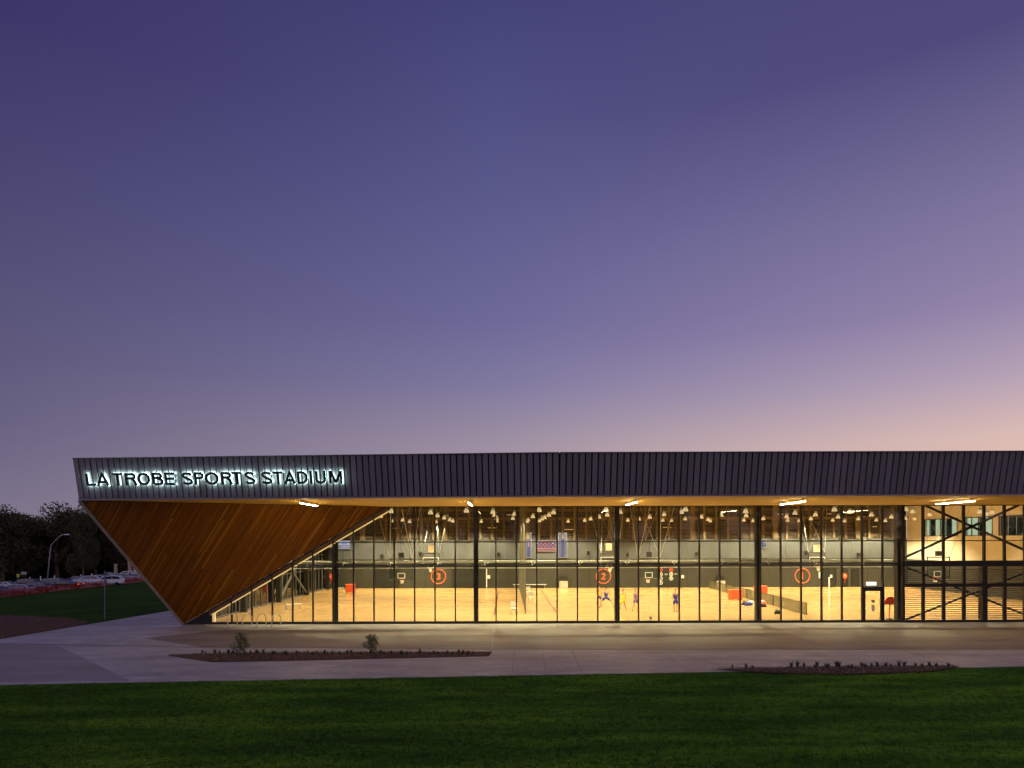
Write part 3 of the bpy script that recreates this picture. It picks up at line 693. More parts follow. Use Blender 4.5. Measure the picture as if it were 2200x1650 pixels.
# strokes: thin extruded ribbons used for all lettering
def ribbon(mb, pts, w, y0, y1, closed=False):
    q_ = [pts[0]]
    for p in pts[1:]:
        if math.hypot(p[0]-q_[-1][0], p[1]-q_[-1][1]) > 1e-3: q_.append(p)
    pts = q_; n = len(pts); P_ = [Vector((p[0], p[1])) for p in pts]; Lf = []; Rt = []
    for i in range(n):
        if closed: a, b = P_[i-1], P_[(i+1) % n]; d1 = (P_[i]-a).normalized(); d2 = (b-P_[i]).normalized()
        else:
            d1 = (P_[i]-P_[i-1]).normalized() if i > 0 else (P_[1]-P_[0]).normalized(); d2 = (P_[i+1]-P_[i]).normalized() if i < n-1 else d1
        t = (d1+d2).normalized() if (d1+d2).length > .05 else d1; nn = Vector((-t.y, t.x)); s = 1/max(.5, nn.dot(Vector((-d1.y, d1.x))))
        Lf.append(P_[i]+nn*w/2*s); Rt.append(P_[i]-nn*w/2*s)
    for i in range(n if closed else n-1):
        j = (i+1) % n
        mb.prism([(Lf[i].x,y0,Lf[i].y),(Lf[j].x,y0,Lf[j].y),(Rt[j].x,y0,Rt[j].y),(Rt[i].x,y0,Rt[i].y)], (0,y1-y0,0))
    return mb
def arc(cx, cy, rx, ry, a0, a1, n=10): return [(cx+rx*math.cos(math.radians(a0+(a1-a0)*i/n)), cy+ry*math.sin(math.radians(a0+(a1-a0)*i/n))) for i in range(n+1)]
def glyph(ch, w, t=.145):
    h = t/2; a, b, lo, hi = h, w-h, h, 1-h
    if ch == 'L': return [([(a,1),(a,lo),(w,lo)],0)]
    if ch == 'A': return [([(h*.9,0),(w/2,1.0-t*.3),(w-h*.9,0)],0), ([(w*.22,.30),(w*.78,.30)],0)]
    if ch == 'T': return [([(0,hi),(w,hi)],0), ([(w/2,hi-h),(w/2,0)],0)]
    if ch == 'I': return [([(w/2,0),(w/2,1)],0)]
    if ch == 'E': return [([(w,hi),(a,hi),(a,lo),(w,lo)],0), ([(a+h,.51),(w*.94,.51)],0)]
    if ch == 'M': return [([(a,0),(a,1)],0), ([(b,0),(b,1)],0), ([(a+h*.3,1-h*.2),(w/2,h*.6)],0), ([(b-h*.3,1-h*.2),(w/2,h*.6)],0)]
    if ch == 'U': return [([(a,1),(a,.36)]+arc(w/2,.34,w/2-h,.34-h,180,360)+[(b,.36),(b,1)],0)]
    if ch == 'O': return [(arc(w/2,.5,w/2-h,.5-h,0,360,28)[:-1],1)]
    if ch == 'D': return [([(w*.45,lo),(a,lo),(a,hi),(w*.45,hi)]+arc(w*.45,.5,w*.55-h,.5-h,90,-90,14)[1:-1],1)]
    if ch == 'P': return [([(a,0),(a,hi),(w*.55,hi)]+arc(w*.6,.72,w*.4-h,.28-h,90,-90,10)+[(a+h,.44+h)],0)]
    if ch == 'R': return [([(a,0),(a,hi),(w*.55,hi)]+arc(w*.58,.73,w*.4-h,.27-h,90,-90,10)+[(a+h,.46+h)],0), ([(w*.55,.50),(w*.78,.40),(w*.88,.12),(w*.96,0)],0)]
    if ch == 'B': return [([(a,lo),(a,hi),(w*.55,hi)]+arc(w*.55,.74,w*.4-h,.26-h,90,-90,8)+[(a+h,.48+h)],0), ([(w*.5,.48+h)]+arc(w*.57,.29,w*.43-h,.29-h+.02,80,-90,8)+[(a,lo)],0)]
    if ch == 'S': return [(arc(w/2,.735,w/2-h,.265-h,10,180+55,12)+arc(w/2,.27,w/2-h*.9,.27-h,65,-190+20,12),0)]
    if ch == '1': return [([(w*.15,.78),(w*.5,.95),(w*.5,0)],0)]
    if ch == '2': return [(arc(w/2,.70,w/2-h,.30-h,165,-25,10)+[(a*.9,lo),(w,lo)],0)]
    if ch == '3': return [(arc(w/2,.745,w/2-h,.255-h,160,-90,10),0), (arc(w/2,.27,w/2-h*.8,.27-h,90,-165,10),0)]
def glyph_mesh(ch, w, H, y0, y1, t=.145, name='letter'):
    mb = MB()
    for pts, cl_ in glyph(ch, w/H, t): ribbon(mb, [(p[0]*H, p[1]*H) for p in pts], t*H, y0, y1, bool(cl_))
    return mb
# court numbers
for (d, x_, y_) in (('3',942,1238.5),('2',1296.5,1238),('1',1724,1237)):
    p = px(x_, y_, YB-.01)
    o = thing('court_number', 'orange numeral '+{'1':'one','2':'two','3':'three'}[d]+' in an orange ring on the dark hall wall', 'court number', p)
    obj('ring', MB().tube([(math.cos(a)*.84, -.01, math.sin(a)*.84) for a in np.linspace(0, 2*math.pi, 41)[:-1]], .045, 4, closed=True), MAT['orange_paint'], o)
    w_ = .2 if d == '1' else .44; mb = glyph_mesh(d, w_, .72, -.03, -.005, .16); obj('numeral', mb, MAT['orange_paint'], o, loc=(-w_/2, 0, -.36))

# scoreboards
def scoreboard(x0, x1, y0, y1, face, cells, label, nc, nr, cw=.6, chh=.55):
    a = px(x0, y0, YB-.15); b = px(x1, y1, YB-.15); w = b.x-a.x; h = a.z-b.z
    o = thing('scoreboard', label, 'scoreboard', ((a.x+b.x)/2, YB-.15, b.z))
    obj('casing', MB().box(-w/2,w/2,0,.14,0,h), MAT[face], o)
    obj('frame', MB().box(-w/2-.05,w/2+.05,-.03,.03,-.05,-.002).box(-w/2-.05,w/2+.05,-.03,.03,h+.002,h+.05).box(-w/2-.05,-w/2-.002,-.03,.03,0,h).box(w/2+.002,w/2+.05,-.03,.03,0,h), MAT['galvanised'], o)
    for r_ in range(nr):
        for c_ in range(nc):
            xc = -w/2+w*(c_+.5)/nc; zc_ = h*(r_+.5)/nr; m_ = cells[(r_*3+c_*5) % len(cells)] if not callable(cells) else cells(c_, r_)
            if m_: obj('display_cell', MB().box(xc-w/nc*cw/2, xc+w/nc*cw/2, -.015, -.003, zc_-h/nr*chh/2, zc_+h/nr*chh/2), MAT[m_], o)
    return o
scoreboard(1129,1142,1145,1197,'screen_navy', lambda c,r: 'screen_white' if r == 13 else 'cell_light' if c != 1 else ('screen_pink' if r in (6,7,8) else 'screen_navy'), 'tall narrow blue player board left of the red scoreboard', 3, 14, .7, .6)
scoreboard(1200,1217.5,1145,1197,'screen_navy', lambda c,r: 'screen_white' if r == 13 else 'cell_light' if c != 1 else None, 'tall blue player board right of the red scoreboard', 3, 14, .7, .6)
scoreboard(1152.5,1194,1161.5,1184,'screen_navy', lambda c,r: 'screen_red' if r == 0 else 'screen_pink' if r == 1 else ('screen_white' if r == 4 and c in (0,8) else 'screen_red' if (c+r) % 2 == 0 else None), 'wide red lit scoreboard in the middle of the hall wall', 10, 6, .7, .6)
scoreboard(727,752.5,1162,1179,'screen_white', lambda c,r: 'screen_navy' if r < 2 else ('screen_white' if c in (1,6) else 'cell_light'), 'small pale scoreboard at the left end of the hall', 8, 4, .7, .6)
scoreboard(1634,1646,1160,1176,'screen_navy', lambda c,r: 'screen_white' if r == 2 and c > 1 else 'screen_navy' if c%2 else 'cell_light', 'small dark scoreboard half hidden by the fourth column', 4, 4, .6, .5)
# small wall speakers
for i, (x_, y_) in enumerate(((820,1195),(903,1190),(1071,1191),(1264,1188),(1348,1192),(1497,1190),(1732,1188),(1846,1192))):
    p = px(x_, y_, YB-.25); o = tag(obj('wall_speaker', MB().prism([(-.16,0,-.2),(.16,0,-.2),(.16,.22,-.2),(-.16,.22,-.2)], (0,-.08,.42)).box(-.03,.03,.12,.24,-.05,.05), MAT['black_metal'], loc=p), 'black wall speaker '+['left of the near hoop of court three','just left of the shot clock of court three','between the third court shot clock and the curtain','left of the shot clock of court two','right of the shot clock of court two','on the bare wall left of the fourth column','left of the shot clock of court one','farthest right on the grey wall'][i], 'speaker', 'speakers on the hall wall')

# ------------------------------------------------------------------ high bay lamps
lp = thing('high_bay_lamp', 'lit prismatic bell lamp hanging from the dark hall ceiling', 'pendant lamp', (0,0,0), 0, 'bell lamps hanging over the courts')
obj('shade', MB().lathe([(.195,0),(.185,.07),(.15,.18),(.115,.25),(.09,.28)], n=14), MAT['bell'], lp, smooth=True)
obj('gear_box', MB().lathe([(.09,.28),(.10,.30),(.10,.40),(.05,.43),(.012,.44)], n=10).tube([(.0,0,.35),(.2,0,.35)], .05, 6), MAT['bin_metal'], lp)
obj('stem', MB().tube([(0,0,.43),(0,0,1.85)], .012, 5), MAT['dark_steel'], lp)
obj('lens', MB().lathe([(0,.015),(.17,.015)], n=14), MAT['lamp_core'], lp)
ld = bpy.data.lights.new('lamp_light', 'SPOT'); ld.energy = 3050; ld.color = (1,.83,.47); ld.spot_size = math.radians(134); ld.spot_blend = .5; ld.shadow_soft_size = .18
lo_ = bpy.data.objects.new('lamp_light', ld); COL.objects.link(lo_); lo_.parent = lp; lo_.location = (0,0,-.03)
LP = [(787,1123),(818,1112),(841,1102),(845,1122),(865,1120),(880,1123),(925,1104.5),(940,1111),(937,1123.6),(954.5,1115.5),(966,1119.5),(973,1122),(1002,1101),(1034,1123),(1059,1103.6),(1063,1110),(1067,1117),(1068,1122),
(1105.5,1107.6),(1102,1116.7),(1134.5,1120),(1132,1123),(1144.5,1112.7),(1158,1099.6),(1159,1121.5),(1164.5,1118),(1170,1115),(1179,1110),(1189,1104.5),(1220.5,1122.7),(1256,1121),(1268.7,1118),(1287,1114),(1302,1099),(1304.5,1109.5),
(1332,1103.6),(1348.7,1120.5),(1372.7,1118),(1396,1114),(1427,1108.7),(1424,1120.5),(1442.7,1121),(1472.7,1098.5),(1464,1103.6),(1472,1117.6),(1507,1113.6),(1521,1119),(1526,1122),(1549.5,1109.5),(1602,1102),(1603,1111),(1598,1120),(1618,1122),
(1640,1117),(1690,1112.7),(1692,1120.5),(1708,1105.5),(1717,1121.5),(1742,1117.6),(1752,1109),(1789,1120.5),(1792.7,1098.7),(1800.5,1113.6),(1814.5,1122),(1826,1103.6),(1844,1117.6),(1872,1109.5),(1882.7,1120),(1902,1121.5),(1915,1113.6),
(1946,1098),(1961,1103),(1997.6,1109),(1945.5,1116.7),(1964.5,1117.6),(2105.5,1103),(2120,1107.6),(2131,1104),(576,1101.5),(645,1111),(697,1117),(739,1122),(676,1103),(731,1111)]
for i, (x_, y_) in enumerate(LP):
    yy_ = y_+ROLL*(x_-CX); D = min(78.4, F*1.98/(CY-yy_)); D = max(47.9, D); p = px(x_, y_, D)
    p.z = min(p.z, 7.75)
    if i == 0: lp.location = p
    else: dup(lp, p)
# soffit tube lights
tl = thing('soffit_light', 'linear light under the eave', 'light fitting', (0,0,0), 0, 'linear lights under the eave')
obj('housing', MB().box(-.04,.04,-1.75,1.75,-.03,0), MAT['black_metal'], tl); obj('diffuser', MB().box(-.022,.022,-1.73,1.73,-.05,-.031), MAT['tube_light'], tl)
wl = MB().tube([(0,-1.5,0),(0,-1.5,.11)], .012, 5).tube([(0,1.5,0),(0,1.5,.11)], .012, 5); obj('hanger', wl, MAT['black_metal'], tl)
names = ['slim linear eave light in front of the timber wedge','slim linear eave light above the second glazing column','slim linear eave light above the third glazing column','slim linear eave light above the fourth glazing column','slim linear eave light in front of the braced bays']
for i, x_ in enumerate((-11.7,-2.24,7.25,16.7,26.25)):
    o = tl if i == 0 else dup(tl, (0,0,0)); o.location = (x_, 40.8, ZS-.12); o['label'] = names[i]

# ------------------------------------------------------------------ illuminated sign
def fas(x, y):
    """point on the left fascia plane seen at photo pixel"""
    n_ = fn*1.0; up = Vector((0,0,HF))+fn*LEAN; nn = fdir.cross(up).normalized(); o_ = Vector((0,0,EYE)); r = px(x, y, 40)-o_
    b_ = A3-nn*(.25 if nn.y > 0 else -.25); t = (b_-o_).dot(nn)/r.dot(nn); return o_+r*t
upv = (Vector((0,0,HF))+fn*LEAN).normalized(); outv = fdir.cross(upv).normalized()
if outv.y > 0: outv = -outv
p0 = fas(187, 1044); u0 = (p0-A3).dot(fdir); h0 = (p0-A3).dot(upv)
sg = thing('building_sign', 'large black backlit letters reading LA TROBE SPORTS STADIUM on the cladding', 'sign', A3+fdir*u0+upv*h0)
RS = Matrix((fdir, -outv, upv)).transposed().to_4x4()
sg.matrix_world = Matrix.Translation(sg.location) @ RS
LET = [('L',186.5,207.5),('A',208.5,236),('T',244.5,266),('R',270.5,295),('O',297,324.5),('B',329,352.5),('E',355.5,378),('S',393,416),('P',419,440),('O',442,471.5),('R',476,499.5),('T',500,522),('S',527.3,549.6),('S',563,586),('T',587.3,610),('A',611.5,636.4),('D',639.5,662.4),('I',666.4,672),('U',678.5,701),('M',708,736.4)]
for ch, xa, xb in LET:
    ym = 1044-(xa-187)/550*5
    ua = (fas(xa, ym)-A3).dot(fdir)-u0; ub = (fas(xb, ym)-A3).dot(fdir)-u0
    o = obj('letter', glyph_mesh(ch, ub-ua, .70, -.275, -.225, .192), MAT['black_metal'], sg, loc=(ua,0,0)); o['label'] = 'black letter '+ch
    obj('backlight', glyph_mesh(ch, ub-ua, .70, -.223, -.216, .148), MAT['halo'], o)

# ------------------------------------------------------------------ courts: hoops, nets, people
def gp(x, y): return gpx(x, y, FZ)
def hoop(cx_, y_, facing, label, frame=True):
    s = 1 if facing > 0 else -1      # direction the board faces
    o = thing('basketball_hoop', label, 'basketball hoop', (cx_, y_, 0))
    zt = 4.12; zb = 2.45
    f = MB().tube([(-.9,0,zb),(-.9,0,zt),(.9,0,zt),(.9,0,zb),(-.9,0,zb)], .06, 6).tube([(-.9,0,3.0),(.9,0,3.0)], .02, 5)
    obj('frame', f, MAT['black_metal'], o)
    obj('backboard', MB().box(-.88,.88,s*.07-.012,s*.07+.012,zb,zb+1.05), MAT['board_glass'], o)
    q = s*.09
    obj('target_square', MB().box(-.31,.31,q-.01,q+.01,2.92,2.98).box(-.31,.31,q-.01,q+.01,2.54,2.58).box(-.31,-.25,q-.01,q+.01,2.581,2.919).box(.25,.31,q-.01,q+.01,2.581,2.919), MAT['white_paint'], o)
    obj('rim', MB().tube([(math.cos(a)*.225, s*.42+math.sin(a)*.225, 2.50) for a in np.linspace(0,2*math.pi,17)[:-1]], .015, 5, closed=True).bar((0,s*.1,2.5),(0,s*.2,2.5),.1,.05), MAT['orange_paint'], o)
    obj('hoop_net', MB().lathe([(.22,2.49),(.14,2.25),(.12,2.1)], c=(0,s*.42,0), n=12), MAT['hoop_net'], o)
    r_ = MB(); top = ZR-.5
    for sx in (-1,1):
        r_.tube([(sx*.9,0,zt),(sx*2.0,-s*1.8,top)], .016, 5).tube([(sx*.9,0,zt),(sx*.25,-s*3.4,top)], .016, 5)
        r_.tube([(sx*.9,0,zt),(-sx*1.3,-s*.4,top)], .011, 5)
    obj('hanging_rod', r_, MAT['galvanised'], o)
    if s > 0: obj('winch', MB().box(-.22,.22,-.1,.1,zt+.1,zt+.5).tube([(0,0,zt+.5),(0,-s*1.2,top)], .015, 5), MAT['dark_steel'], o)
    return o
hoop(-8.65, 56, 1, 'ceiling hung hoop nearest the glass over court three'); hoop(-8.6, 77, -1, 'far hoop over court three beside the orange three')
hoop(11.35, 56, 1, 'ceiling hung hoop nearest the glass over court two'); hoop(11.2, 77, -1, 'far hoop over court two above the orange two')
hoop(34.2, 77, -1, 'far hoop over court one above the orange one'); hoop(34.7, 56, 1, 'hoop hanging behind the braced glass bays')
# white outlined raised boards at the far ends
for i, (x0, x1, y0, y1, w_) in enumerate(((908,943,1197.5,1215,'three'),(1290.5,1322,1196.5,1215,'two'),(1739,1773,1196.5,1213,'one'))):
    a = px(x0, y0, 76.9); b = px(x1, y1, 76.9); w = b.x-a.x
    tag(obj('board_outline', MB().box(0,w,0,.03,-.07,0).box(0,.07,0,.03,b.z-a.z,-.071).box(w-.07,w,0,.03,b.z-a.z,-.071), MAT['white_paint'], loc=a), f'white painted outline of the far backboard on court {w_}', 'backboard')
    tag(obj('shot_clock', MB().box(-.33,.33,-.08,.08,-.4,.4).box(-.27,.27,-.09,-.081,-.33,.33), MAT['cream_wall'], loc=px({0:926,1:1308,2:1755}[i], {0:1179,1:1175,2:1178}[i], 77)), f'small pale shot clock above the far hoop of court {w_}', 'shot clock')
# dividing curtain between court three and two
tag(obj('divider_curtain', MB().prism([(1.28+.03*math.sin(y_*2.1),y_,FZ) for y_ in np.arange(52.3,80.4,.35)]+[(1.33+.03*math.sin(y_*2.1),y_,FZ) for y_ in np.arange(80.3,52.2,-.35)], (0,0,9.0)), MAT['curtain_mesh']), 'tall dark mesh curtain dividing court three from court two', 'curtain')
# low barrier net
b0 = gp(1523,1263); b1 = gp(1733,1321)
n_ = thing('barrier_net', 'long waist high dark mesh net between court two and court one', 'net', b0)
d_ = b1-b0; pts = []; 
for i in range(41):
    t = i/40; q = d_*t; pts.append((q.x+.05*math.sin(i*1.3), q.y, 0))
mb = MB()
for i in range(40): mb.quad(pts[i], pts[i+1], (pts[i+1][0],pts[i+1][1],.86+.02*math.sin(i)), (pts[i][0],pts[i][1],.86+.02*math.sin(i)))
obj('mesh_panel', mb, MAT['low_net'], n_)
obj('top_cord', MB().tube([(p[0],p[1],.87) for p in pts], .02, 5), MAT['black_cloth'], n_)
for t in (0,.25,.5,.75,1): obj('post', MB().tube([(d_.x*t,d_.y*t,0),(d_.x*t,d_.y*t,.9)], .025, 6), MAT['dark_steel'], n_)
# floor lines
def line(name, pts, w, mat):
    mb = MB(); ribbon(mb, [(p[0], p[1]) for p in pts], w, 0, .003)
    mb.v = [(v[0], v[2], FZ+.004+v[1]) for v in mb.v]; return tag(obj(name, mb, MAT[mat]), kind='structure')
def rect(x0, x1, y0, y1): return [(x0,y0),(x1,y0),(x1,y1),(x0,y1)]
mk('line_brown', (.10,.05,.03), .4, 0, 0); mk('line_red', (.30,.07,.03), .4, 0, 0)
for cxx in (-8.6, 11.2, 34.2):
    for (a, b) in zip(rect(cxx-7.5,cxx+7.5,51,77.5), rect(cxx-7.5,cxx+7.5,51,77.5)[1:]+rect(cxx-7.5,cxx+7.5,51,77.5)[:1]): line('court_line', [a, b], .08, 'line_brown')
    ar = [(cxx+6.2*math.cos(t), 52+6.2*math.sin(t)) for t in np.linspace(.15, math.pi-.15, 22)]; line('court_line', ar, .08, 'line_brown')
    ar = [(cxx+1.8*math.cos(t), 64.2+1.8*math.sin(t)) for t in np.linspace(0, 2*math.pi, 25)]; line('court_line', ar, .08, 'line_brown')
for a, b in (((1070,1272),(1063.6,1320)), ((1163.6,1272),(1194.5,1316))): line('court_line', [gp(*a), gp(*b)], .12, 'line_red')
line('court_line', [gp(654,1320), gp(790,1276)], .06, 'line_brown'); line('court_line', [gp(1464,1275), gp(1640,1328)], .06, 'line_brown')
line('court_line', [gp(1216,1311), gp(1222,1318)], .08, 'line_brown')

# furniture on the courts
def onfloor(x, y): p = gp(x, y); p.z = FZ; return p
def cart(x, y, w, label, rz=0, s=1.0):
    o = thing('ball_cart', label, 'cart', onfloor(x, y), rz); D_c = .6*s
    obj('body', MB().box(-w/2,w/2,-D_c/2,D_c/2,.12,.92*s), MAT['red_plastic'], o)
    obj('lid', MB().box(-w/2-.02,w/2+.02,-D_c/2-.02,D_c/2+.02,.92*s+.001,.96*s), MAT['orange_paint'], o)
    for sx in (-1,1):
        for sy in (-1,1): obj('wheel', MB().lathe([(0,-.02),(.055,-.02),(.055,.02),(0,.02)], c=(sx*(w/2-.08),sy*(D_c/2-.06),.06), n=10, axis='x'), MAT['rubber'], o)
cart(753,1274.5,.95,'red ball cart near the left hoop', .35); cart(1580,1289,1.15,'red ball cart in front of the low net beside the fourth column', .3, .98); cart(1634,1277,1.2,'red cart behind the low net', 0, .9)
def bench(x, y, ln, label, rz=0):
    o = thing('bench', label, 'bench', onfloor(x, y), rz)
    obj('seat', MB().box(-ln/2,ln/2,-.15,.15,.40,.44), MAT['white_paint'], o)
    for t in (-.42, .42) if ln < 3 else (-.45,0,.45): obj('leg', MB().bar((ln*t,-.16,0),(ln*t,-.08,.40),.04).bar((ln*t,.16,0),(ln*t,.08,.40),.04).bar((ln*t,-.12,.2),(ln*t,.12,.2),.03), MAT['galvanised'], o)
bench(1138,1263.5,3.9,'long white bench against the hall wall by the curtain'); bench(630,1309,1.3,'white bench alone at the left of the hall', .6); bench(730,1272,.9,'short pale bench left of the red cart', .1)
def binn(x0, x1, y0, ys, y1, label):
    a = px(x0,y0,YB-.6); b = px(x1,y1,YB-.6); w = b.x-a.x
    o = thing('equipment_box', label, 'box', ((a.x+b.x)/2, YB-.35, FZ)); hs = px(x0,ys,YB-.6).z-FZ
    obj('tub', MB().box(-w/2,w/2,-.3,.25,0.02,hs), MAT['bin_metal'], o); obj('hood', MB().box(-w/2+.01,w/2-.01,.0,.22,hs+.002,a.z-FZ), MAT['black_metal'], o)
binn(1202,1220,1238,1248.5,1263,'pale metal equipment box with dark hood at the wall below the scoreboards'); binn(1541,1558,1237,1248,1262,'pale equipment box with dark hood behind the far end of the low net')
def reel(p, r_, label, post=None):
    o = thing('hose_reel', label, 'hose reel', p)
    obj('drum', MB().lathe([(0,-.22),(r_,-.22),(r_,-.16),(r_*.6,-.15),(r_*.6,-.06),(r_,-.05),(r_,0),(0,0)], n=20, axis='y'), MAT['red_plastic'], o)
    obj('hub', MB().lathe([(0,-.25),(r_*.3,-.25),(r_*.3,-.221),(0,-.221)], n=12, axis='y'), MAT['white_paint'], o)
    obj('hose', MB().tube([(r_*.5,-.1,-r_*.6),(r_*.55,-.1,-r_*1.3),(.0,-.1,-r_*2.0),(.02,-.1,-r_*2.6)], .025, 6), MAT['red_plastic'], o)
reel(px(709,1238.5,YB-.02), .34, 'red fire hose reel on the wall at the left end of the hall'); reel(px(1813,1237,YB-.02), .30, 'red fire hose reel on the wall right of the double door')
# portable red padded board on a pole by the last column
p = onfloor(1913.5, 1331); p.y = 48.0; p.x = (1913.5-CX)/F*48.0
o = thing('portable_goal', 'red rounded board on a thin pole standing just inside the glass', 'goal board', p)
a_ = [(.42*math.cos(t), .42*math.sin(t)) for t in np.linspace(0, math.pi, 13)]
obj('board', MB().prism([(.42,0,1.02),(-.42,0,1.02)]+[(x_, 0, 1.15+z_) for x_, z_ in a_[::-1]], (0,.12,0)), MAT['red_plastic'], o)
obj('pole', MB().tube([(0,.18,.03),(0,.18,1.35)], .03, 8), MAT['red_plastic'], o); obj('base', MB().lathe([(0,0),(.25,0),(.25,.04),(.03,.06)], c=(0,.18,0)), MAT['black_metal'], o)
obj('strap', MB().bar((-.08,.02,.9),(-.08,.02,1.02),.03), MAT['red_plastic'], o)
# bags
def bag(x, y, w, mat, label, rz=0):
    o = thing('sports_bag', label, 'bag', onfloor(x, y), rz)
    mb = MB(); prof = [(0,0),(.12,.02),(.16,.12),(.14,.24),(.08,.30),(0,.31)]
    secs = []; 
    for i, t in enumerate(np.linspace(-1,1,9)):
        k = max(.35,(1-t**4))*(1+.12*math.sin(i*2.3)); secs.append([(w/2*t, .17*k*math.cos(a), .15*k*(1+math.sin(a))*1.0) for a in np.linspace(0,2*math.pi,11)[:-1]])
    base = len(mb.v)
    for s_ in secs: mb.v += s_
    for i in range(8):
        for j in range(10): mb.f.append((base+i*10+j, base+i*10+(j+1)%10, base+(i+1)*10+(j+1)%10, base+(i+1)*10+j))
    mb.f.append(tuple(base+j for j in range(10))); mb.f.append(tuple(base+80+j for j in range(10)))
    obj('body', mb, MAT[mat], o, smooth=True); obj('handle', MB().tube([(-w*.2,.05,.28),(-w*.1,.06,.38),(w*.1,.06,.38),(w*.2,.05,.28)], .018, 5), MAT['black_cloth'], o)
bag(1608,1301,.75,'blue_cloth','blue sports bag with clothes beside the fourth column',.2); bag(1636,1304,.8,'black_cloth','black sports bag right of the fourth column',-.2); bag(1670,1319,.5,'black_cloth','dark rucksack dropped in front of the low net',.4); bag(1599,1300,.5,'dark_fabric','flat navy jacket bundle left of the blue bag',.1)
bag(1641,1300,.5,'red_plastic','small red bag on the pile by the column',.5); bag(1613,1297,.6,'white_cloth','crumpled white towel on the bag pile',-.3); bag(1640,1296,.6,'white_cloth','white towel behind the black sports bag',.1)
tag(obj('ball', MB().lathe([(.0001,0),(.07,.03),(.11,.09),(.12,.13),(.11,.18),(.07,.23),(.0001,.26)], n=14), MAT['grey_steel'], loc=(gp(1398,1331).x, max(47.6,gp(1398,1331).y), FZ), smooth=True), 'grey ball lying just inside the glass', 'ball')
def chair(x, y, rz, label):
    o = thing('folding_chair', label, 'chair', onfloor(x, y), rz)
    obj('seat', MB().box(-.22,.22,-.22,.22,.42,.46), MAT['white_paint'], o); obj('backrest', MB().box(-.21,.21,.2,.23,.6,.92), MAT['white_paint'], o)
    for sx in (-1,1): obj('leg', MB().bar((sx*.2,-.26,0),(sx*.2,.21,.9),.025).bar((sx*.2,.28,0),(sx*.2,-.15,.44),.025), MAT['galvanised'], o)
chair(1105,1319,.5,'white folding chair left of the dividing curtain'); chair(1133,1281,-.5,'white folding chair right of the curtain, the farther of two'); chair(1140,1294,-.4,'white folding chair right of the curtain, the nearer of two')

# people
def skin(name, joints, edges, mat, parent, sub=1, root=0):
    me = bpy.data.meshes.new(name); me.from_pydata([j[0] for j in joints], edges, []); o = link(name, me, None, parent); me.materials.append(mat)
    md = o.modifiers.new('skin', 'SKIN'); md.use_smooth_shade = True
    for i, j in enumerate(joints):
        r_ = j[1] if isinstance(j[1], tuple) else (j[1], j[1]); me.skin_vertices[0].data[i].radius = r_; me.skin_vertices[0].data[i].use_root = (i == root)
    s = o.modifiers.new('subsurf', 'SUBSURF'); s.levels = sub; s.render_levels = sub; return o
def person(x, y, rz, label, top, short, pose, scale=1.0):
    o = thing('person', label, 'person', onfloor(x, y), rz); o.scale = (scale,)*3
    P_ = dict(pel=(0,0,.93), wai=(0,0,1.08), che=(0,-.01,1.30), nec=(0,0,1.49), hd0=(0,.01,1.56), hd=(0,.02,1.65), hdt=(0,.02,1.73),
              shL=(-.18,0,1.42), elL=(-.24,.02,1.14), haL=(-.25,.09,.90), fiL=(-.25,.11,.80), shR=(.18,0,1.42), elR=(.24,.02,1.14), haR=(.25,.09,.90), fiR=(.25,.11,.80),
              hiL=(-.10,0,.90), knL=(-.11,.02,.50), anL=(-.11,-.02,.09), toL=(-.12,.14,.04), hiR=(.10,0,.90), knR=(.11,.02,.50), anR=(.11,-.02,.09), toR=(.12,.14,.04))
    P_.update(pose)
    R_ = dict(pel=(.14,.10), wai=(.125,.09), che=(.155,.10), nec=.055, hd0=.06, hd=(.088,.105), hdt=(.07,.085), shL=.06, elL=.042, haL=.03, fiL=.02, shR=.06, elR=.042, haR=.03, fiR=.02, hiL=.088, knL=.06, anL=.038, toL=.032, hiR=.088, knR=.06, anR=.038, toR=.032)
    ks = list(P_); ix = {k: i for i, k in enumerate(ks)}
    E_ = [('pel','wai'),('wai','che'),('che','nec'),('nec','hd0'),('hd0','hd'),('hd','hdt'),('che','shL'),('shL','elL'),('elL','haL'),('haL','fiL'),('che','shR'),('shR','elR'),('elR','haR'),('haR','fiR'),('pel','hiL'),('hiL','knL'),('knL','anL'),('anL','toL'),('pel','hiR'),('hiR','knR'),('knR','anR'),('anR','toR')]
    skin('body', [(P_[k], R_[k]) for k in ks], [(ix[a], ix[b]) for a, b in E_], MAT['skin'], o, 2)
    def lp_(a, b, t): return tuple(Vector(P_[a]).lerp(Vector(P_[b]), t))
    skin('singlet', [((P_['pel'][0],P_['pel'][1],P_['pel'][2]-.06),(.165,.13)),(P_['wai'],(.15,.115)),(P_['che'],(.178,.125)),(lp_('che','nec',.55),(.10,.08)),(lp_('che','shL',.8),.07),(lp_('che','shR',.8),.07)], [(0,1),(1,2),(2,3),(2,4),(2,5)], MAT[top], o, 2)
    skin('shorts', [((P_['pel'][0],P_['pel'][1],P_['pel'][2]+.04),(.158,.125)),(P_['pel'],(.16,.125)),(P_['hiL'],.115),(lp_('hiL','knL',.75),.105),(P_['hiR'],.115),(lp_('hiR','knR',.75),.105)], [(0,1),(1,2),(2,3),(1,4),(4,5)], MAT[short], o, 1)
    h = Vector(P_['hd']); skin('hair', [((h.x,h.y-.02,h.z+.03),(.11,.125)),((h.x,h.y-.015,h.z+.10),(.10,.115))], [(0,1)], MAT['hair'], o, 2)
    for s_ in ('L','R'):
        a = Vector(P_['an'+s_]); t = Vector(P_['to'+s_]); skin('shoe', [(tuple(a-Vector((0,.02,.04))),.05),(tuple(t),.042)], [(0,1)], MAT['black_cloth' if top != 'yellow_cloth' else 'white_cloth'], o, 1)
    return o
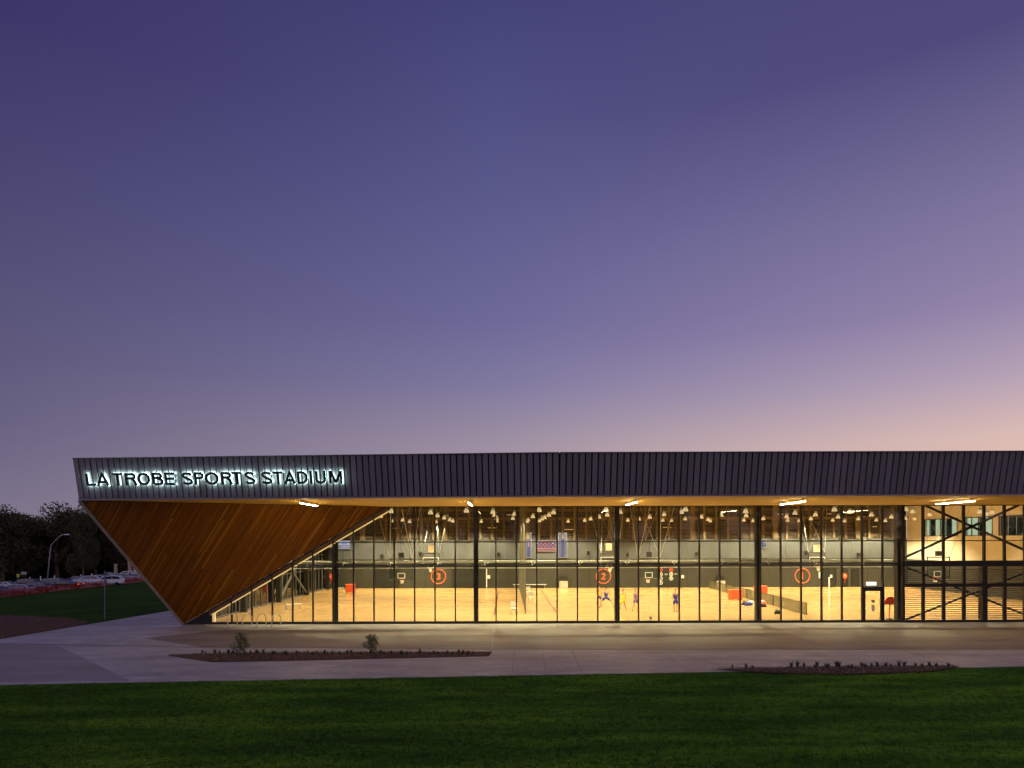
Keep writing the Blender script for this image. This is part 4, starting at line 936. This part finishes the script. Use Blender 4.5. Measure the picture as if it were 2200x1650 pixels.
stride = dict(pel=(0,0,.84), wai=(0,0,.99), che=(.02,.03,1.2), nec=(.02,.05,1.38), hd0=(.02,.06,1.44), hd=(.02,.07,1.52), hdt=(.02,.07,1.60), shL=(-.17,.03,1.32), elL=(-.36,.02,1.10), haL=(-.38,.16,.92), fiL=(-.38,.22,.86), shR=(.2,.03,1.30), elR=(.34,.05,1.05), haR=(.44,.18,.9), fiR=(.46,.24,.84), hiL=(-.11,0,.82), knL=(-.36,.05,.48), anL=(-.52,-.05,.09), toL=(-.58,.09,.04), hiR=(.11,0,.82), knR=(.40,.05,.50), anR=(.62,-.10,.09), toR=(.70,.03,.04))
reach = dict(shL=(-.18,.03,1.43), elL=(-.32,.15,1.25), haL=(-.30,.36,1.22), fiL=(-.28,.44,1.24), knL=(-.2,.12,.50), anL=(-.28,-.02,.09), toL=(-.3,.13,.04), knR=(.18,.05,.50), anR=(.28,-.10,.09), toR=(.3,.03,.04))
person(1302,1305.5,.1,'player in blue singlet in a wide stance seen from behind', 'blue_cloth','blue_cloth', stride, 1.02)
person(1287,1303,-.6,'player in yellow singlet beside the blue player in wide stance', 'yellow_cloth','blue_cloth', reach, .97)
person(1339,1312,.5,'player in yellow singlet right of the third column', 'yellow_cloth','yellow_cloth', reach, .97)
person(1365,1312,-2.4,'player in violet and white singlet turned towards the yellow player', 'violet_cloth','violet_cloth', reach, 1.0)
person(1451.5,1315,.05,'player in dark blue singlet and shorts standing still seen from behind', 'blue_cloth','blue_cloth', dict(fiL=(-.22,.2,.95), haL=(-.24,.14,.98), fiR=(.22,.2,.95), haR=(.24,.14,.98)), 1.02)

# ------------------------------------------------------------------ bike hoops
bh = thing('bike_hoop', 'steel bicycle hoop', 'bicycle rack', (0,0,0), 0, 'bicycle hoops in front of the sloping glass')
pts = [(-.36,0,0),(-.36,0,.45)]+[(.36*math.cos(t),0,.45+.36*math.sin(t)) for t in np.linspace(math.pi,0,11)][1:-1]+[(.36,0,.45),(.36,0,0)]
obj('tube', MB().tube(pts, .034, 8), MAT['hoop_steel'], bh, smooth=True)
for s_ in (-1,1): obj('base_plate', MB().lathe([(0,0),(.07,0),(.07,.01),(0,.01)], c=(s_*.36,0,0), n=12), MAT['galvanised'], bh)
for i, (x_, l_) in enumerate(((499.5,'leftmost steel bicycle hoop in front of the sloping glass'),(531,'second steel bicycle hoop from the timber wedge'),(562,'third steel bicycle hoop from the timber wedge'),(593.5,'rightmost steel bicycle hoop, farthest from the timber wedge'))):
    o = bh if i == 0 else dup(bh, (0,0,0)); p = gpx(x_, 1345.5); o.location = (p.x, p.y, .012); o.rotation_euler = (0,0,math.radians(58)); o['label'] = l_

# ------------------------------------------------------------------ planting beds
def leafcards(n, fn_, size, mat, name='crown'):
    P_ = np.array([fn_() for _ in range(n)]); a = rng.normal(size=(n,3)); a /= np.linalg.norm(a, axis=1)[:,None]; b = np.cross(a, rng.normal(size=(n,3))); b /= np.linalg.norm(b, axis=1)[:,None]
    s = size*rng.uniform(.5, 1.4, (n,1)); w = s*rng.uniform(.25,.6,(n,1))
    V_ = np.stack([P_-a*s, P_+b*w, P_+a*s, P_-b*w], 1).reshape(-1,3)
    me = bpy.data.meshes.new(name); me.vertices.add(len(V_)); me.vertices.foreach_set('co', V_.ravel().astype(np.float32))
    me.loops.add(n*4); me.loops.foreach_set('vertex_index', np.arange(n*4, dtype=np.int32)); me.polygons.add(n); me.polygons.foreach_set('loop_start', np.arange(0, n*4, 4, dtype=np.int32)); me.polygons.foreach_set('loop_total', np.full(n, 4, dtype=np.int32))
    me.update(calc_edges=True); at_ = me.attributes.new('rnd', 'FLOAT', 'POINT'); at_.data.foreach_set('value', np.repeat(rng.random(n), 4).astype(np.float32)); me.materials.append(MAT[mat]); return me
def sheet(name, P_, Q_, R_, mat, label, kind='stuff', parent=None, rv=None):
    n = len(P_); V_ = np.stack([P_, Q_, R_], 1).reshape(-1,3)
    me = bpy.data.meshes.new(name); me.vertices.add(n*3); me.vertices.foreach_set('co', V_.ravel().astype(np.float32)); me.loops.add(n*3); me.loops.foreach_set('vertex_index', np.arange(n*3, dtype=np.int32))
    me.polygons.add(n); me.polygons.foreach_set('loop_start', np.arange(0, n*3, 3, dtype=np.int32)); me.polygons.foreach_set('loop_total', np.full(n, 3, dtype=np.int32)); me.update(calc_edges=True)
    at_ = me.attributes.new('rnd', 'FLOAT', 'POINT'); at_.data.foreach_set('value', np.repeat(rng.random(n) if rv is None else rv, 3).astype(np.float32)); return tag(link(name, me, MAT[mat], parent), label, kind=kind)
def inpoly(x, y, poly):
    c = np.zeros(len(x), bool); j = len(poly)-1
    for i in range(len(poly)):
        xi, yi = poly[i][:2]; xj, yj = poly[j][:2]
        c ^= ((yi > y) != (yj > y)) & (x < (xj-xi)*(y-yi)/(yj-yi+1e-9)+xi); j = i
    return c
def chips(poly, n, z, label, zf=None):
    x0 = min(p[0] for p in poly); x1 = max(p[0] for p in poly); y0 = min(p[1] for p in poly); y1 = max(p[1] for p in poly)
    X = rng.uniform(x0,x1,n*3); Y = rng.uniform(y0,y1,n*3); k = inpoly(X,Y,poly); X = X[k][:n]; Y = Y[k][:n]; m_ = len(X)
    Z = np.full(m_, z) if zf is None else np.array([zf(a,b) for a,b in zip(X,Y)])
    a = rng.uniform(0,2*math.pi,m_); s = rng.uniform(.02,.07,m_); P_ = np.stack([X,Y,Z+.01+rng.uniform(0,.03,m_)],1)
    Q_ = P_+np.stack([np.cos(a)*s, np.sin(a)*s, rng.uniform(-.01,.04,m_)],1); R_ = P_+np.stack([-np.sin(a)*s*.5, np.cos(a)*s*.5, rng.uniform(0,.04,m_)],1)
    sheet('bark_mulch', P_, Q_, R_, 'bark_chip', label)
bed = [gpx(360,1409), gpx(455,1423.5), gpx(620,1420.5), gpx(1050,1410.5), gpx(1056,1402), gpx(640,1403), gpx(480,1404)]
obj_ = MB().prism([(p.x,p.y,-.05) for p in bed], (0,0,.085)); tag(obj('garden_bed', obj_, MAT['mulch']), 'long mulched bed between the two paths', kind='structure'); chips(bed, 9000, .035, 'bark mulch in the long bed between the paths')
bed2 = [gpx(1530,1439.5), gpx(1700,1435.5), gpx(2050,1432.5), gpx(2062,1436), gpx(1980,1447), gpx(1850,1452), gpx(1700,1450), gpx(1600,1445)]
b2z = lambda x, y: max(gz(x, y), 0)+.03
mb = MB(); cxx = sum(p.x for p in bed2)/8; cyy = sum(p.y for p in bed2)/8
for i in range(8):
    p, q = bed2[i], bed2[(i+1)%8]; mb.quad((p.x,p.y,b2z(p.x,p.y)), (q.x,q.y,b2z(q.x,q.y)), (cxx,cyy,b2z(cxx,cyy)+.03))
tag(obj('garden_bed', mb, MAT['mulch']), 'mulched bed at the edge of the front lawn', kind='structure'); chips(bed2, 9000, .05, 'bark mulch in the bed at the lawn edge', lambda x,y: b2z(x,y)+.02)
bed3 = [(-29.6,39.7),(-28.5,46.8),(-29.4,48.6),(-33.9,53),(-42,58),(-53.5,58.5),(-61.5,51.5),(-51.5,37)]
mb = MB(); cz = (-38,47)
n3_ = len(bed3)
for i in range(n3_):
    p, q = bed3[i], bed3[(i+1)%n3_]; mb.quad((p[0],p[1],gz(*p)+.01), (q[0],q[1],gz(*q)+.01), (cz[0],cz[1],gz(*cz)+.05))
tag(obj('garden_bed', mb, MAT['mulch']), 'brown mulched bed beside the path at the left', kind='structure'); chips(bed3, 14000, 0, 'bark mulch in the bed beside the left path', lambda x,y: gz(x,y)+.04)

# strappy clumps
def clump_mesh(nb_, h, spread, seed):
    r_ = random.Random(seed); mb = MB()
    for i in range(nb_):
        a = r_.uniform(0, 2*math.pi); l_ = h*r_.uniform(.6,1.15); lean = spread*r_.uniform(.2,1); w = .018*r_.uniform(.7,1.3); d = Vector((math.cos(a), math.sin(a), 0)); n_ = Vector((-d.y, d.x, 0))*w
        p0 = d*.03; p1 = d*(lean*.4)+Vector((0,0,l_*.6)); p2 = d*lean+Vector((0,0,l_))
        mb.quad(p0-n_, p0+n_, p1+n_*.8, p1-n_*.8); mb.quad(p1-n_*.8, p1+n_*.8, p2)
    me = mb.mesh('leaf_clump'); me.materials.append(MAT['plant_green']); return me
cm = [clump_mesh(22, .235, .15, s) for s in range(4)]
cs = [clump_mesh(20, .20, .17, s+9) for s in range(3)]
for i, x_ in enumerate((1700,1713,1728,1751,1756,1775,1780,1798,1803,1822,1830,1851,1858,1872,1885,1903,1914,1932,1943,1967,1981,1997,2011,2038,1573,1603,1617)):
    small = x_ < 1650; p = gpx(x_, 1438 if small else random.uniform(1434.5, 1439)); o = tag(link('strappy_plant', (cs if small else cm)[i % 3]), 'spiky green strap leaved clump in the bed at the lawn edge', 'plant', 'strap leaved clumps at the lawn edge'); o.location = (p.x, p.y, b2z(p.x,p.y)); o.rotation_euler = (0,0,random.uniform(0,6)); o.scale = (random.uniform(.8,1.3),)*3
for i in range(48):
    x_ = 435+i*12.4+random.uniform(-7,7); p = gpx(x_, random.uniform(1405,1409)); o = tag(link('grass_clump', cs[i%3]), 'low wispy green clump in the long bed between the paths', 'plant', 'low clumps in the long bed'); o.location = (p.x,p.y,.035); o.rotation_euler = (0,0,random.uniform(0,6)); o.scale = (random.uniform(.7,1.25),)*3
# two young shrubs
def young(x_, yb, h, w, label):
    p = gpx(x_, yb); o = thing('young_shrub', label, 'shrub', (p.x,p.y,.03))
    obj('stem', MB().tube([(0,0,0),(.01,0,h*.5),(0,.01,h*.85)], [.012,.01,.005], 5).tube([(0,0,h*.2),(.08,0,h*.6)], .006, 4).tube([(0,0,h*.25),(-.09,.03,h*.65)], .006, 4), MAT['gum_bark'], o)
    def f():
        while True:
            q = rng.uniform(-1,1,3)
            if np.dot(q,q) < 1: break
        k = .75+.3*math.sin(q[2]*7+q[0]*4); return (q[0]*w*.64*k*(1-.15*q[2])+.05*math.sin(q[2]*5), q[1]*w/2*k, h*.58+q[2]*h*.44)
    link('foliage', leafcards(2000, f, .030, 'shrub_leaf', 'foliage'), None, o)
young(518,1418,1.28,.75,'airy young shrub left in the long bed in front of the bicycle hoops'); young(799,1408,1.02,.72,'airy young shrub right in the long bed')

# ------------------------------------------------------------------ front lawn blades
def grass(n, y0, y1, xr, h0):
    # density falls with distance; all blades stand on the hill
    u = rng.random(n*2); Y = y0+(y1-y0)*u**1.15; X = rng.uniform(-1,1,n*2)*(Y*.92+6)
    k = (Y < 28.7+.077*X-.02+.07*np.sin(X*7.3)*np.sin(X*2.1)+rng.uniform(-.05,.09,len(X))); X = X[k][:n]; Y = Y[k][:n]
    inb = inpoly(X, Y, bed2); X = X[~inb]; Y = Y[~inb]; m_ = len(X)
    t = np.minimum(28.7+.077*X-Y, 34); Z = .02*t+.0042*t*t-.02
    lf = X < -29.0; Z[lf] = Z[lf]*np.maximum(0,1-(-29.0-X[lf])/40)-.043*(-29.0-X[lf])
    pat = .75+.5*np.sin(X*.9+1.7*np.sin(Y*.8))*np.sin(Y*1.7+.6*X)*.6
    h = h0*rng.uniform(.5,1.3,m_)*pat; a = rng.uniform(0,2*math.pi,m_); w = .010*rng.uniform(.7,1.4,m_)*(Y/12)**.5
    ln = rng.uniform(.1,.7,m_)*h; b = rng.uniform(0,2*math.pi,m_)
    base = np.stack([X,Y,Z],1); d = np.stack([np.cos(a)*w,np.sin(a)*w,np.zeros(m_)],1); tip = base+np.stack([np.cos(b)*ln,np.sin(b)*ln,h],1)
    cell = np.abs(np.sin(np.floor(X/.11+.35*np.sin(Y*5))*12.9898+np.floor(Y/.17+.3*np.sin(X*4))*78.233)*43758.5453) % 1
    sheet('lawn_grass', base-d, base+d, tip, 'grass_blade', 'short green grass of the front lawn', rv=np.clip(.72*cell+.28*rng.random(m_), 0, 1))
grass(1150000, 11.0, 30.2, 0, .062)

# ------------------------------------------------------------------ left background
# sign pole with arm
p = gpx(225.5,1331); o = thing('gate_pole', 'slim grey pole with a short square arm at the path edge', 'pole', (p.x,p.y,gz(p.x,p.y)))
obj('pole', MB().tube([(0,0,0),(0,0,3.42)], .045, 8), MAT['grey_steel'], o); obj('arm', MB().bar((.05,0,3.38),(.78,0,3.34),.05).bar((.05,0,3.30),(.78,0,3.27),.02), MAT['grey_steel'], o)
obj('cap', MB().lathe([(0,3.42),(.06,3.42),(.06,3.47),(0,3.48)]), MAT['grey_steel'], o)
# street lamp
def at(x_, D): X = (x_-CX)/F*D; return Vector((X, D, gz(X, D)))
p = at(100, 118); o = thing('street_lamp', 'tall pale street lamp with a curved arm in front of the trees', 'street lamp', p)
H_ = 9.0; pts = [(0,0,0),(.45,0,4.5),(.75,0,7.0)]+[(.75+2.4*t, 0, 7.0+1.9*math.sin(t*math.pi/2)) for t in (.15,.3,.5,.7,.85,1)]
obj('pole', MB().tube(pts, [.10,.085,.07]+[.05]*6, 8), MAT['galvanised'], o, smooth=True); obj('lamp_head', MB().box(3.1,3.8,-.12,.12,8.82,8.98), MAT['white_paint'], o)
# orange mesh barrier
fpts = [(-64.6,78),(-64.4,88),(-63.9,96),(-63.6,104),(-63.4,112),(-63.0,122),(-62.4,134),(-61.5,146)]
fo = thing('barrier_fence', 'orange plastic mesh barrier fence along the car park', 'fence', (fpts[0][0],fpts[0][1],gz(*fpts[0])))
fo_l = fo.location.copy(); mb = MB(); k_ = 0
for (a, b) in zip(fpts, fpts[1:]):
    n_ = 4
    for j in range(n_):
        t0, t1 = j/n_, (j+1)/n_; A_ = [a[i]+(b[i]-a[i])*t0 for i in (0,1)]; B_ = [a[i]+(b[i]-a[i])*t1 for i in (0,1)]
        za, zb_ = gz(*A_), gz(*B_); sag = .06*math.sin(k_*1.9)
        mb.prism([(A_[0],A_[1],za+.05),(B_[0],B_[1],zb_+.05),(B_[0],B_[1],zb_+.92+sag),(A_[0],A_[1],za+.92+.06*math.sin((k_-1)*1.9))], (.01,0,0)); 
        obj('post', MB().tube([(A_[0]+.03,A_[1],za),(A_[0]+.03,A_[1],za+1.15)], .025, 5), MAT['black_metal'], fo, loc=-fo_l); k_ += 1
obj('mesh_panel', mb, MAT['barrier_mesh'], fo, loc=-fo_l)
# cars
def car(label, paint, loc, rz, L_=4.6, Hh=1.5, kind='hatch', tail=False):
    o = thing('parked_car', label, 'car', loc, rz); W_ = .88
    hl = L_/2
    if kind == 'sedan': prof = [(-hl,.35),(-hl,.72),(-hl+.15,.86),(-hl+1.25,.94),(-hl+1.95,1.36),(-hl+2.9,1.40),(-hl+3.75,1.0),(hl-.1,.92),(hl,.75),(hl,.38)]; roof = (3,6); gl = [(-hl+1.42,.96),(-hl+2.02,1.32),(-hl+2.85,1.35),(-hl+3.5,1.0)]
    elif kind == 'suv': prof = [(-hl,.42),(-hl,.85),(-hl+.15,1.0),(-hl+1.15,1.08),(-hl+1.85,1.58),(-hl+3.2,1.66),(hl-.55,1.58),(hl-.08,1.05),(hl,.85),(hl,.42)]; roof = (3,7); gl = [(-hl+1.35,1.10),(-hl+1.95,1.52),(-hl+3.2,1.58),(hl-.65,1.50),(hl-.30,1.12)]
    else: prof = [(-hl,.36),(-hl,.75),(-hl+.15,.9),(-hl+1.15,.97),(-hl+1.85,1.42),(-hl+3.1,1.48),(hl-.5,1.40),(hl-.06,.98),(hl,.8),(hl,.38)]; roof = (3,7); gl = [(-hl+1.35,1.0),(-hl+1.93,1.37),(-hl+3.1,1.42),(hl-.6,1.33),(hl-.28,1.0)]
    n = len(prof); mb = MB()
    def wy(z): return W_ if z < 1.0 else W_-(z-1.0)*.38
    for s in (-1,1):
        for (x_, z_) in prof: mb.v.append((x_, s*wy(z_), z_))
    mb.f.append(tuple(range(n))); mb.f.append(tuple(range(2*n-1, n-1, -1)))
    for k in range(n): mb.f.append((k, (k+1)%n, n+(k+1)%n, n+k))
    me = mb.mesh('body'); b = obj('body', me, MAT[paint], o); bv = b.modifiers.new('bevel','BEVEL'); bv.width = .05; bv.segments = 2
    for s in (-1,1):
        m_ = len(gl); cx_ = sum(p[0] for p in gl)/m_
        obj('side_window', MB().prism([(x_, s*(wy(z_)+.004), z_) for x_, z_ in gl], (0, s*.008, 0)), MAT['car_glass'], o)
        obj('window_pillar', MB().bar((cx_+.1, s*(wy(1.0)+.018), 1.0), (cx_+.1, s*(wy(1.36)+.018), 1.36), .07, .02), MAT[paint], o)
    def slab(i, name, mat, inset=.12, d=.012):
        (xa, za), (xb, zb_) = prof[i], prof[i+1]; v_ = Vector((xb-xa,0,zb_-za)); nrm = Vector((-v_.z,0,v_.x)).normalized()
        A_ = Vector((xa,0,za))+v_*.1; B_ = Vector((xb,0,zb_))-v_*.1
        obj(name, MB().prism([A_+Vector((0,wy(A_.z)-inset,0)), A_-Vector((0,wy(A_.z)-inset,0)), B_-Vector((0,wy(B_.z)-inset,0)), B_+Vector((0,wy(B_.z)-inset,0))], nrm*d), MAT[mat], o)
    slab(3, 'windscreen', 'car_glass'); slab(5 if kind == 'sedan' else 6, 'rear_window', 'car_glass')
    for s in (-1,1):
        obj('headlight', MB().box(-hl-.012,-hl+.22,s*W_*.78-.17,s*W_*.78+.17,.68,.80), MAT['glass' if False else 'galvanised'], o)
        obj('tail_light', MB().box(hl-.12,hl+.014,s*W_*.82-.12,s*W_*.82+.12,.75,.92), MAT['tail_light' if tail else 'red_plastic'], o)
        for xw in (-hl+.85, hl-.85):
            w_ = obj('wheel', MB().lathe([(.18,-.11),(.30,-.11),(.33,-.07),(.33,.07),(.30,.11),(.18,.11)], c=(xw, s*(W_-.09), .33), n=18, axis='y'), MAT['rubber'], o)
            obj('rim', MB().lathe([(0,s*.06),(.19,s*.10),(.19,s*.04)], c=(xw, s*(W_-.09), .33), n=12, axis='y'), MAT['galvanised'], w_)
        obj('wing_mirror', MB().box(-hl+1.5,-hl+1.65,s*(W_+.02)-.08,s*(W_+.02)+.08,1.0,1.13), MAT[paint], o)
    obj('bumper', MB().box(-hl-.03,-hl+.1,-W_+.05,W_-.05,.30,.50), MAT['black_metal'], o); obj('grille', MB().box(-hl-.018,-hl,-.4,.4,.60,.74), MAT['black_metal'], o)
    obj('number_plate', MB().box(hl+.002,hl+.016,-.25,.25,.56,.68), MAT['white_paint'], o)
    return o
car('dark blue sedan at the left edge of the car park','paint_blue',at(-6,92),math.pi+.1,kind='sedan')
car('lilac grey wagon with its rear towards the lawn','paint_lilac',at(31,94.5),math.pi*0+.12,kind='hatch')
car('dark wagon with tinted windows and silver roof edge beside the lilac grey wagon','paint_blue',at(70,97.5),.10,kind='hatch')
car('long black car behind the orange mesh','paint_black',at(138,104),.05,L_=4.9,kind='sedan',tail=True)
car('silver white wagon behind the black car','paint_silver',at(190,117),.05,kind='suv')
car('white compact suv behind the orange mesh','paint_white',at(231,110.5),.32,L_=4.6,kind='suv')
car('grey van like car behind the white suv','paint_grey',at(255,124),.1,kind='suv')
car('silver hatchback near the timber wedge edge','paint_silver',at(277,127),.2,kind='hatch')
for x_, D_, pt, kd, lb in ((10,112,'paint_silver','sedan','silver sedan in the second row at the left edge'),(52,115,'paint_black','suv','black suv in the second row above the lilac grey wagon'),(105,118,'paint_grey','hatch','grey hatchback in the second row beside the street lamp'),(165,128,'paint_blue','sedan','dark blue sedan half hidden in the second row'),(212,130,'paint_black','hatch','black hatchback in the second row behind the white suv'),(240,142,'paint_silver','sedan','silver sedan in the far row below the tan pillar'),(272,150,'paint_white','hatch','white hatchback in the far row beside the pale trunks')):
    car(lb, pt, at(x_, D_), .1, kind=kd)
car('small pale hatchback farthest right in the car park','paint_white',at(292,135),.2,kind='hatch')
tag(obj('car_park', MB().prism([(-65.6,76,gz(-65.6,76)-.1),(-90,76,gz(-90,76)-.1),(-90,160,gz(-90,150)-.1),(-64,160,gz(-64,150)-.1)], (0,0,.112)), MAT['asphalt']), kind='structure')
# bollards, signs
for i, x_ in enumerate((64,117,197,174,87,236)):
    p = at(x_, 132+3*(i%3)); tag(obj('bollard', MB().tube([(0,0,0),(0,0,1.5)], .10, 8), MAT['white_paint'], loc=p), 'white bollard on the grass beyond the parked cars', 'bollard', 'white bollards beyond the cars')
def board(x_, D, w, h, z, mat, label, post=True):
    p = at(x_, D); o = thing('road_sign', label, 'sign', p); obj('panel', MB().box(-w/2,w/2,-.03,.03,z,z+h), MAT[mat], o)
    obj('post', MB().tube([(-w*.3,.05,0),(-w*.3,.05,z+h)], .05, 6).tube([(w*.3,.05,0),(w*.3,.05,z+h)], .05, 6), MAT['grey_steel'], o); return o
board(50.5,150,1.15,.62,1.7,'white_paint','small white board sign at the edge of the trees'); board(295,138,1.0,.65,1.5,'white_paint','white board sign beside the timber wedge edge')
mk('yellow_paint', (.75,.65,.04), .5, 0, 0)
p = at(38.5, 140); o = thing('warning_sign', 'small round yellow warning sign beyond the cars', 'sign', p)
obj('disc', MB().lathe([(0,-.03),(.33,-.03),(.33,.02),(0,.02)], c=(0,0,1.75), n=20, axis='y'), MAT['yellow_paint'], o); obj('symbol', MB().box(-.10,-.04,-.05,-.031,1.62,1.9).box(.04,.10,-.05,-.031,1.62,1.9).box(-.039,.039,-.05,-.031,1.74,1.79), MAT['black_metal'], o); obj('post', MB().tube([(0,.04,0),(0,.04,1.8)], .035, 6), MAT['grey_steel'], o)
p = at(248.5, 146); tag(obj('brick_pillar', MB().box(-.22,.22,-.22,.22,0,3.0).box(-.26,.26,-.26,.26,3.001,3.12), MAT['concrete_post'], loc=(p.x,p.y,p.z+.0)), 'tan pillar behind the grey pole arm', 'pillar')

# ------------------------------------------------------------------ trees
def tree_proto(seed, h, w, n, trunkh=.35):
    r_ = random.Random(seed); g_ = np.random.default_rng(seed); mb = MB(); lobes = []
    base_r = h*.022
    mb.tube([(0,0,0),(r_.uniform(-.3,.3),0,h*.2),(r_.uniform(-.5,.5),r_.uniform(-.3,.3),h*.42)], [base_r*1.3,base_r,base_r*.7], 8)
    for i in range(8):
        a = r_.uniform(0,2*math.pi); z0 = h*r_.uniform(.16,.38); R_ = w/2*r_.uniform(.35,.85); z1 = h*r_.uniform(.5,.88)
        p0 = Vector((0,0,z0)); p2 = Vector((math.cos(a)*R_, math.sin(a)*R_, z1)); p1 = p0.lerp(p2,.5)+Vector((0,0,-h*.03))
        mb.tube([p0,p1,p2], [base_r*.55,base_r*.35,base_r*.12], 6); lobes.append((p2, w*r_.uniform(.13,.22)))
        q = p1+Vector((r_.uniform(-1,1)*w*.15, r_.uniform(-1,1)*w*.15, h*.18)); mb.tube([p1,q], [base_r*.25,base_r*.08], 5); lobes.append((q, w*r_.uniform(.10,.18)))
    lobes.append((Vector((0,0,h*.88)), w*.2)); lobes.append((Vector((w*.1,0,h*.7)), w*.24)); lobes.append((Vector((-w*.12,0,h*.6)), w*.22))
    for i in range(12): a = r_.uniform(0,6.28); lobes.append((Vector((math.cos(a)*w*.33, math.sin(a)*w*.33, h*r_.uniform(.16,.5))), w*r_.uniform(.14,.22)))
    idx = g_.integers(0, len(lobes), n); it = iter(idx)
    def f():
        c_, r1_ = lobes[next(it)]; d = g_.normal(size=3); d /= np.linalg.norm(d); rr = r1_*(g_.random()**.45)
        return (c_.x+d[0]*rr*1.15, c_.y+d[1]*rr*1.15, c_.z+d[2]*rr*.75)
    cr = leafcards(n, f, .29 if h > 10 else .28, 'leaf'); tm = mb.mesh('trunk'); tm.materials.append(MAT['gum_bark'])
    for q in tm.polygons: q.use_smooth = True
    return tm, cr
protos = [tree_proto(s, 17, 15, 15000) for s in (3, 11, 23, 31)]
bushp = [tree_proto(s, 6, 8, 5000) for s in (5, 17)]
def tree(x_, D, ytop, pr, label, sx=1.0, group=None, rz=None, hh=17):
    p = at(x_, D); top = EYE+(CY-(ytop+ROLL*(x_-CX)))/F*D; s = (top-p.z)/hh
    o = thing('gum_tree' if hh > 10 else 'bush', label, 'tree' if hh > 10 else 'bush', p, random.uniform(0,6) if rz is None else rz, group); o.scale = (s*sx, s*sx, s)
    link('trunk', pr[0], None, o); link('crown', pr[1], None, o); return o
tree(5,150,1084,protos[0],'dark gum tree at the left edge of the picture', .9); tree(38,168,1099,protos[1],'gum tree behind the round yellow sign', .9); tree(72,185,1106,protos[2],'lower gum tree left of the street lamp', 1.0)
tree(122,165,1079,protos[3],'tallest gum tree with a broad domed crown right of the street lamp', 1.05); tree(158,172,1090,protos[1],'gum tree leaning into the tallest crown', .9); tree(205,175,1094,protos[0],'dark gum tree just left of the timber wedge', .95)
tree(178,150,1082,protos[2],'thin sparse gum tree rising beside the roof corner', .42); tree(250,178,1120,protos[2],'gum tree partly hidden behind the timber wedge', 1.0); tree(300,182,1130,protos[3],'gum tree behind the timber wedge edge with pale trunks', 1.0); tree(-40,160,1080,protos[2],'gum tree cut by the left picture edge', 1.0)
tree(350,190,1130,protos[1],'gum tree wholly behind the timber wedge', 1.0); tree(92,200,1110,protos[0],'distant gum tree behind the street lamp', 1.2); tree(150,205,1112,protos[2],'distant gum tree between the taller crowns', 1.2); tree(20,205,1105,protos[3],'distant gum tree in the left treeline', 1.2); tree(230,205,1115,protos[3],'distant gum tree in the treeline by the wedge', 1.2)
for i, (x_, D) in enumerate(((-20,185),(12,188),(45,190),(75,190),(105,188),(140,187),(165,190),(195,186),(225,185),(255,190),(285,188),(320,188))):
    tree(x_, D, 1163+random.uniform(-14,14), bushp[i%2], 'dark bush in the understorey below the gum trees', 1.35, 'understorey bushes below the gum trees', None, 6)
for i, (x_, D) in enumerate(((278,150),(289,148))):
    p = at(x_, D); tag(obj('tree_trunk', MB().tube([(0,0,0),(.1,0,2),(-.1,0,4),(.2,0,6)], [.42,.36,.32,.28], 8), MAT['concrete_post'], loc=p, smooth=True), ['pale smooth trunk left of a pair by the wedge edge','pale smooth trunk right of a pair by the wedge edge'][i], 'tree')
for i, (x_, D, yt) in enumerate(((-120,160,1088),(-210,170,1096),(-300,158,1080),(-400,172,1092),(-520,165,1090),(-650,170,1095))):
    tree(x_, D, yt, protos[i%4], 'gum tree of the treeline beyond the left picture edge', 1.15, 'gum trees beyond the left edge')
# trees behind the camera, seen mirrored in the glass
for i, (X, Y, h) in enumerate([(36,-62,11.5),(46,-58,12.4),(57,-63,11.6),(68,-60,12.8),(80,-64,11.8),(92,-60,13),(104,-66,12),(25,-60,16),(14,-58,18),(3,-62,19),(-9,-60,18),(-21,-63,19),(-33,-60,18),(-46,-62,17),(118,-60,13)]):
    o = thing('gum_tree', 'dark gum tree mirrored faintly in the glass wall', 'tree', (X, Y, gz(X,Y)), i*1.3, 'gum trees mirrored in the glass'); s = (h-gz(X,Y)*.6)/17; o.scale = (s*1.25,s*1.25,s)
    link('trunk', protos[i%4][0], None, o); link('crown', protos[i%4][1], None, o)
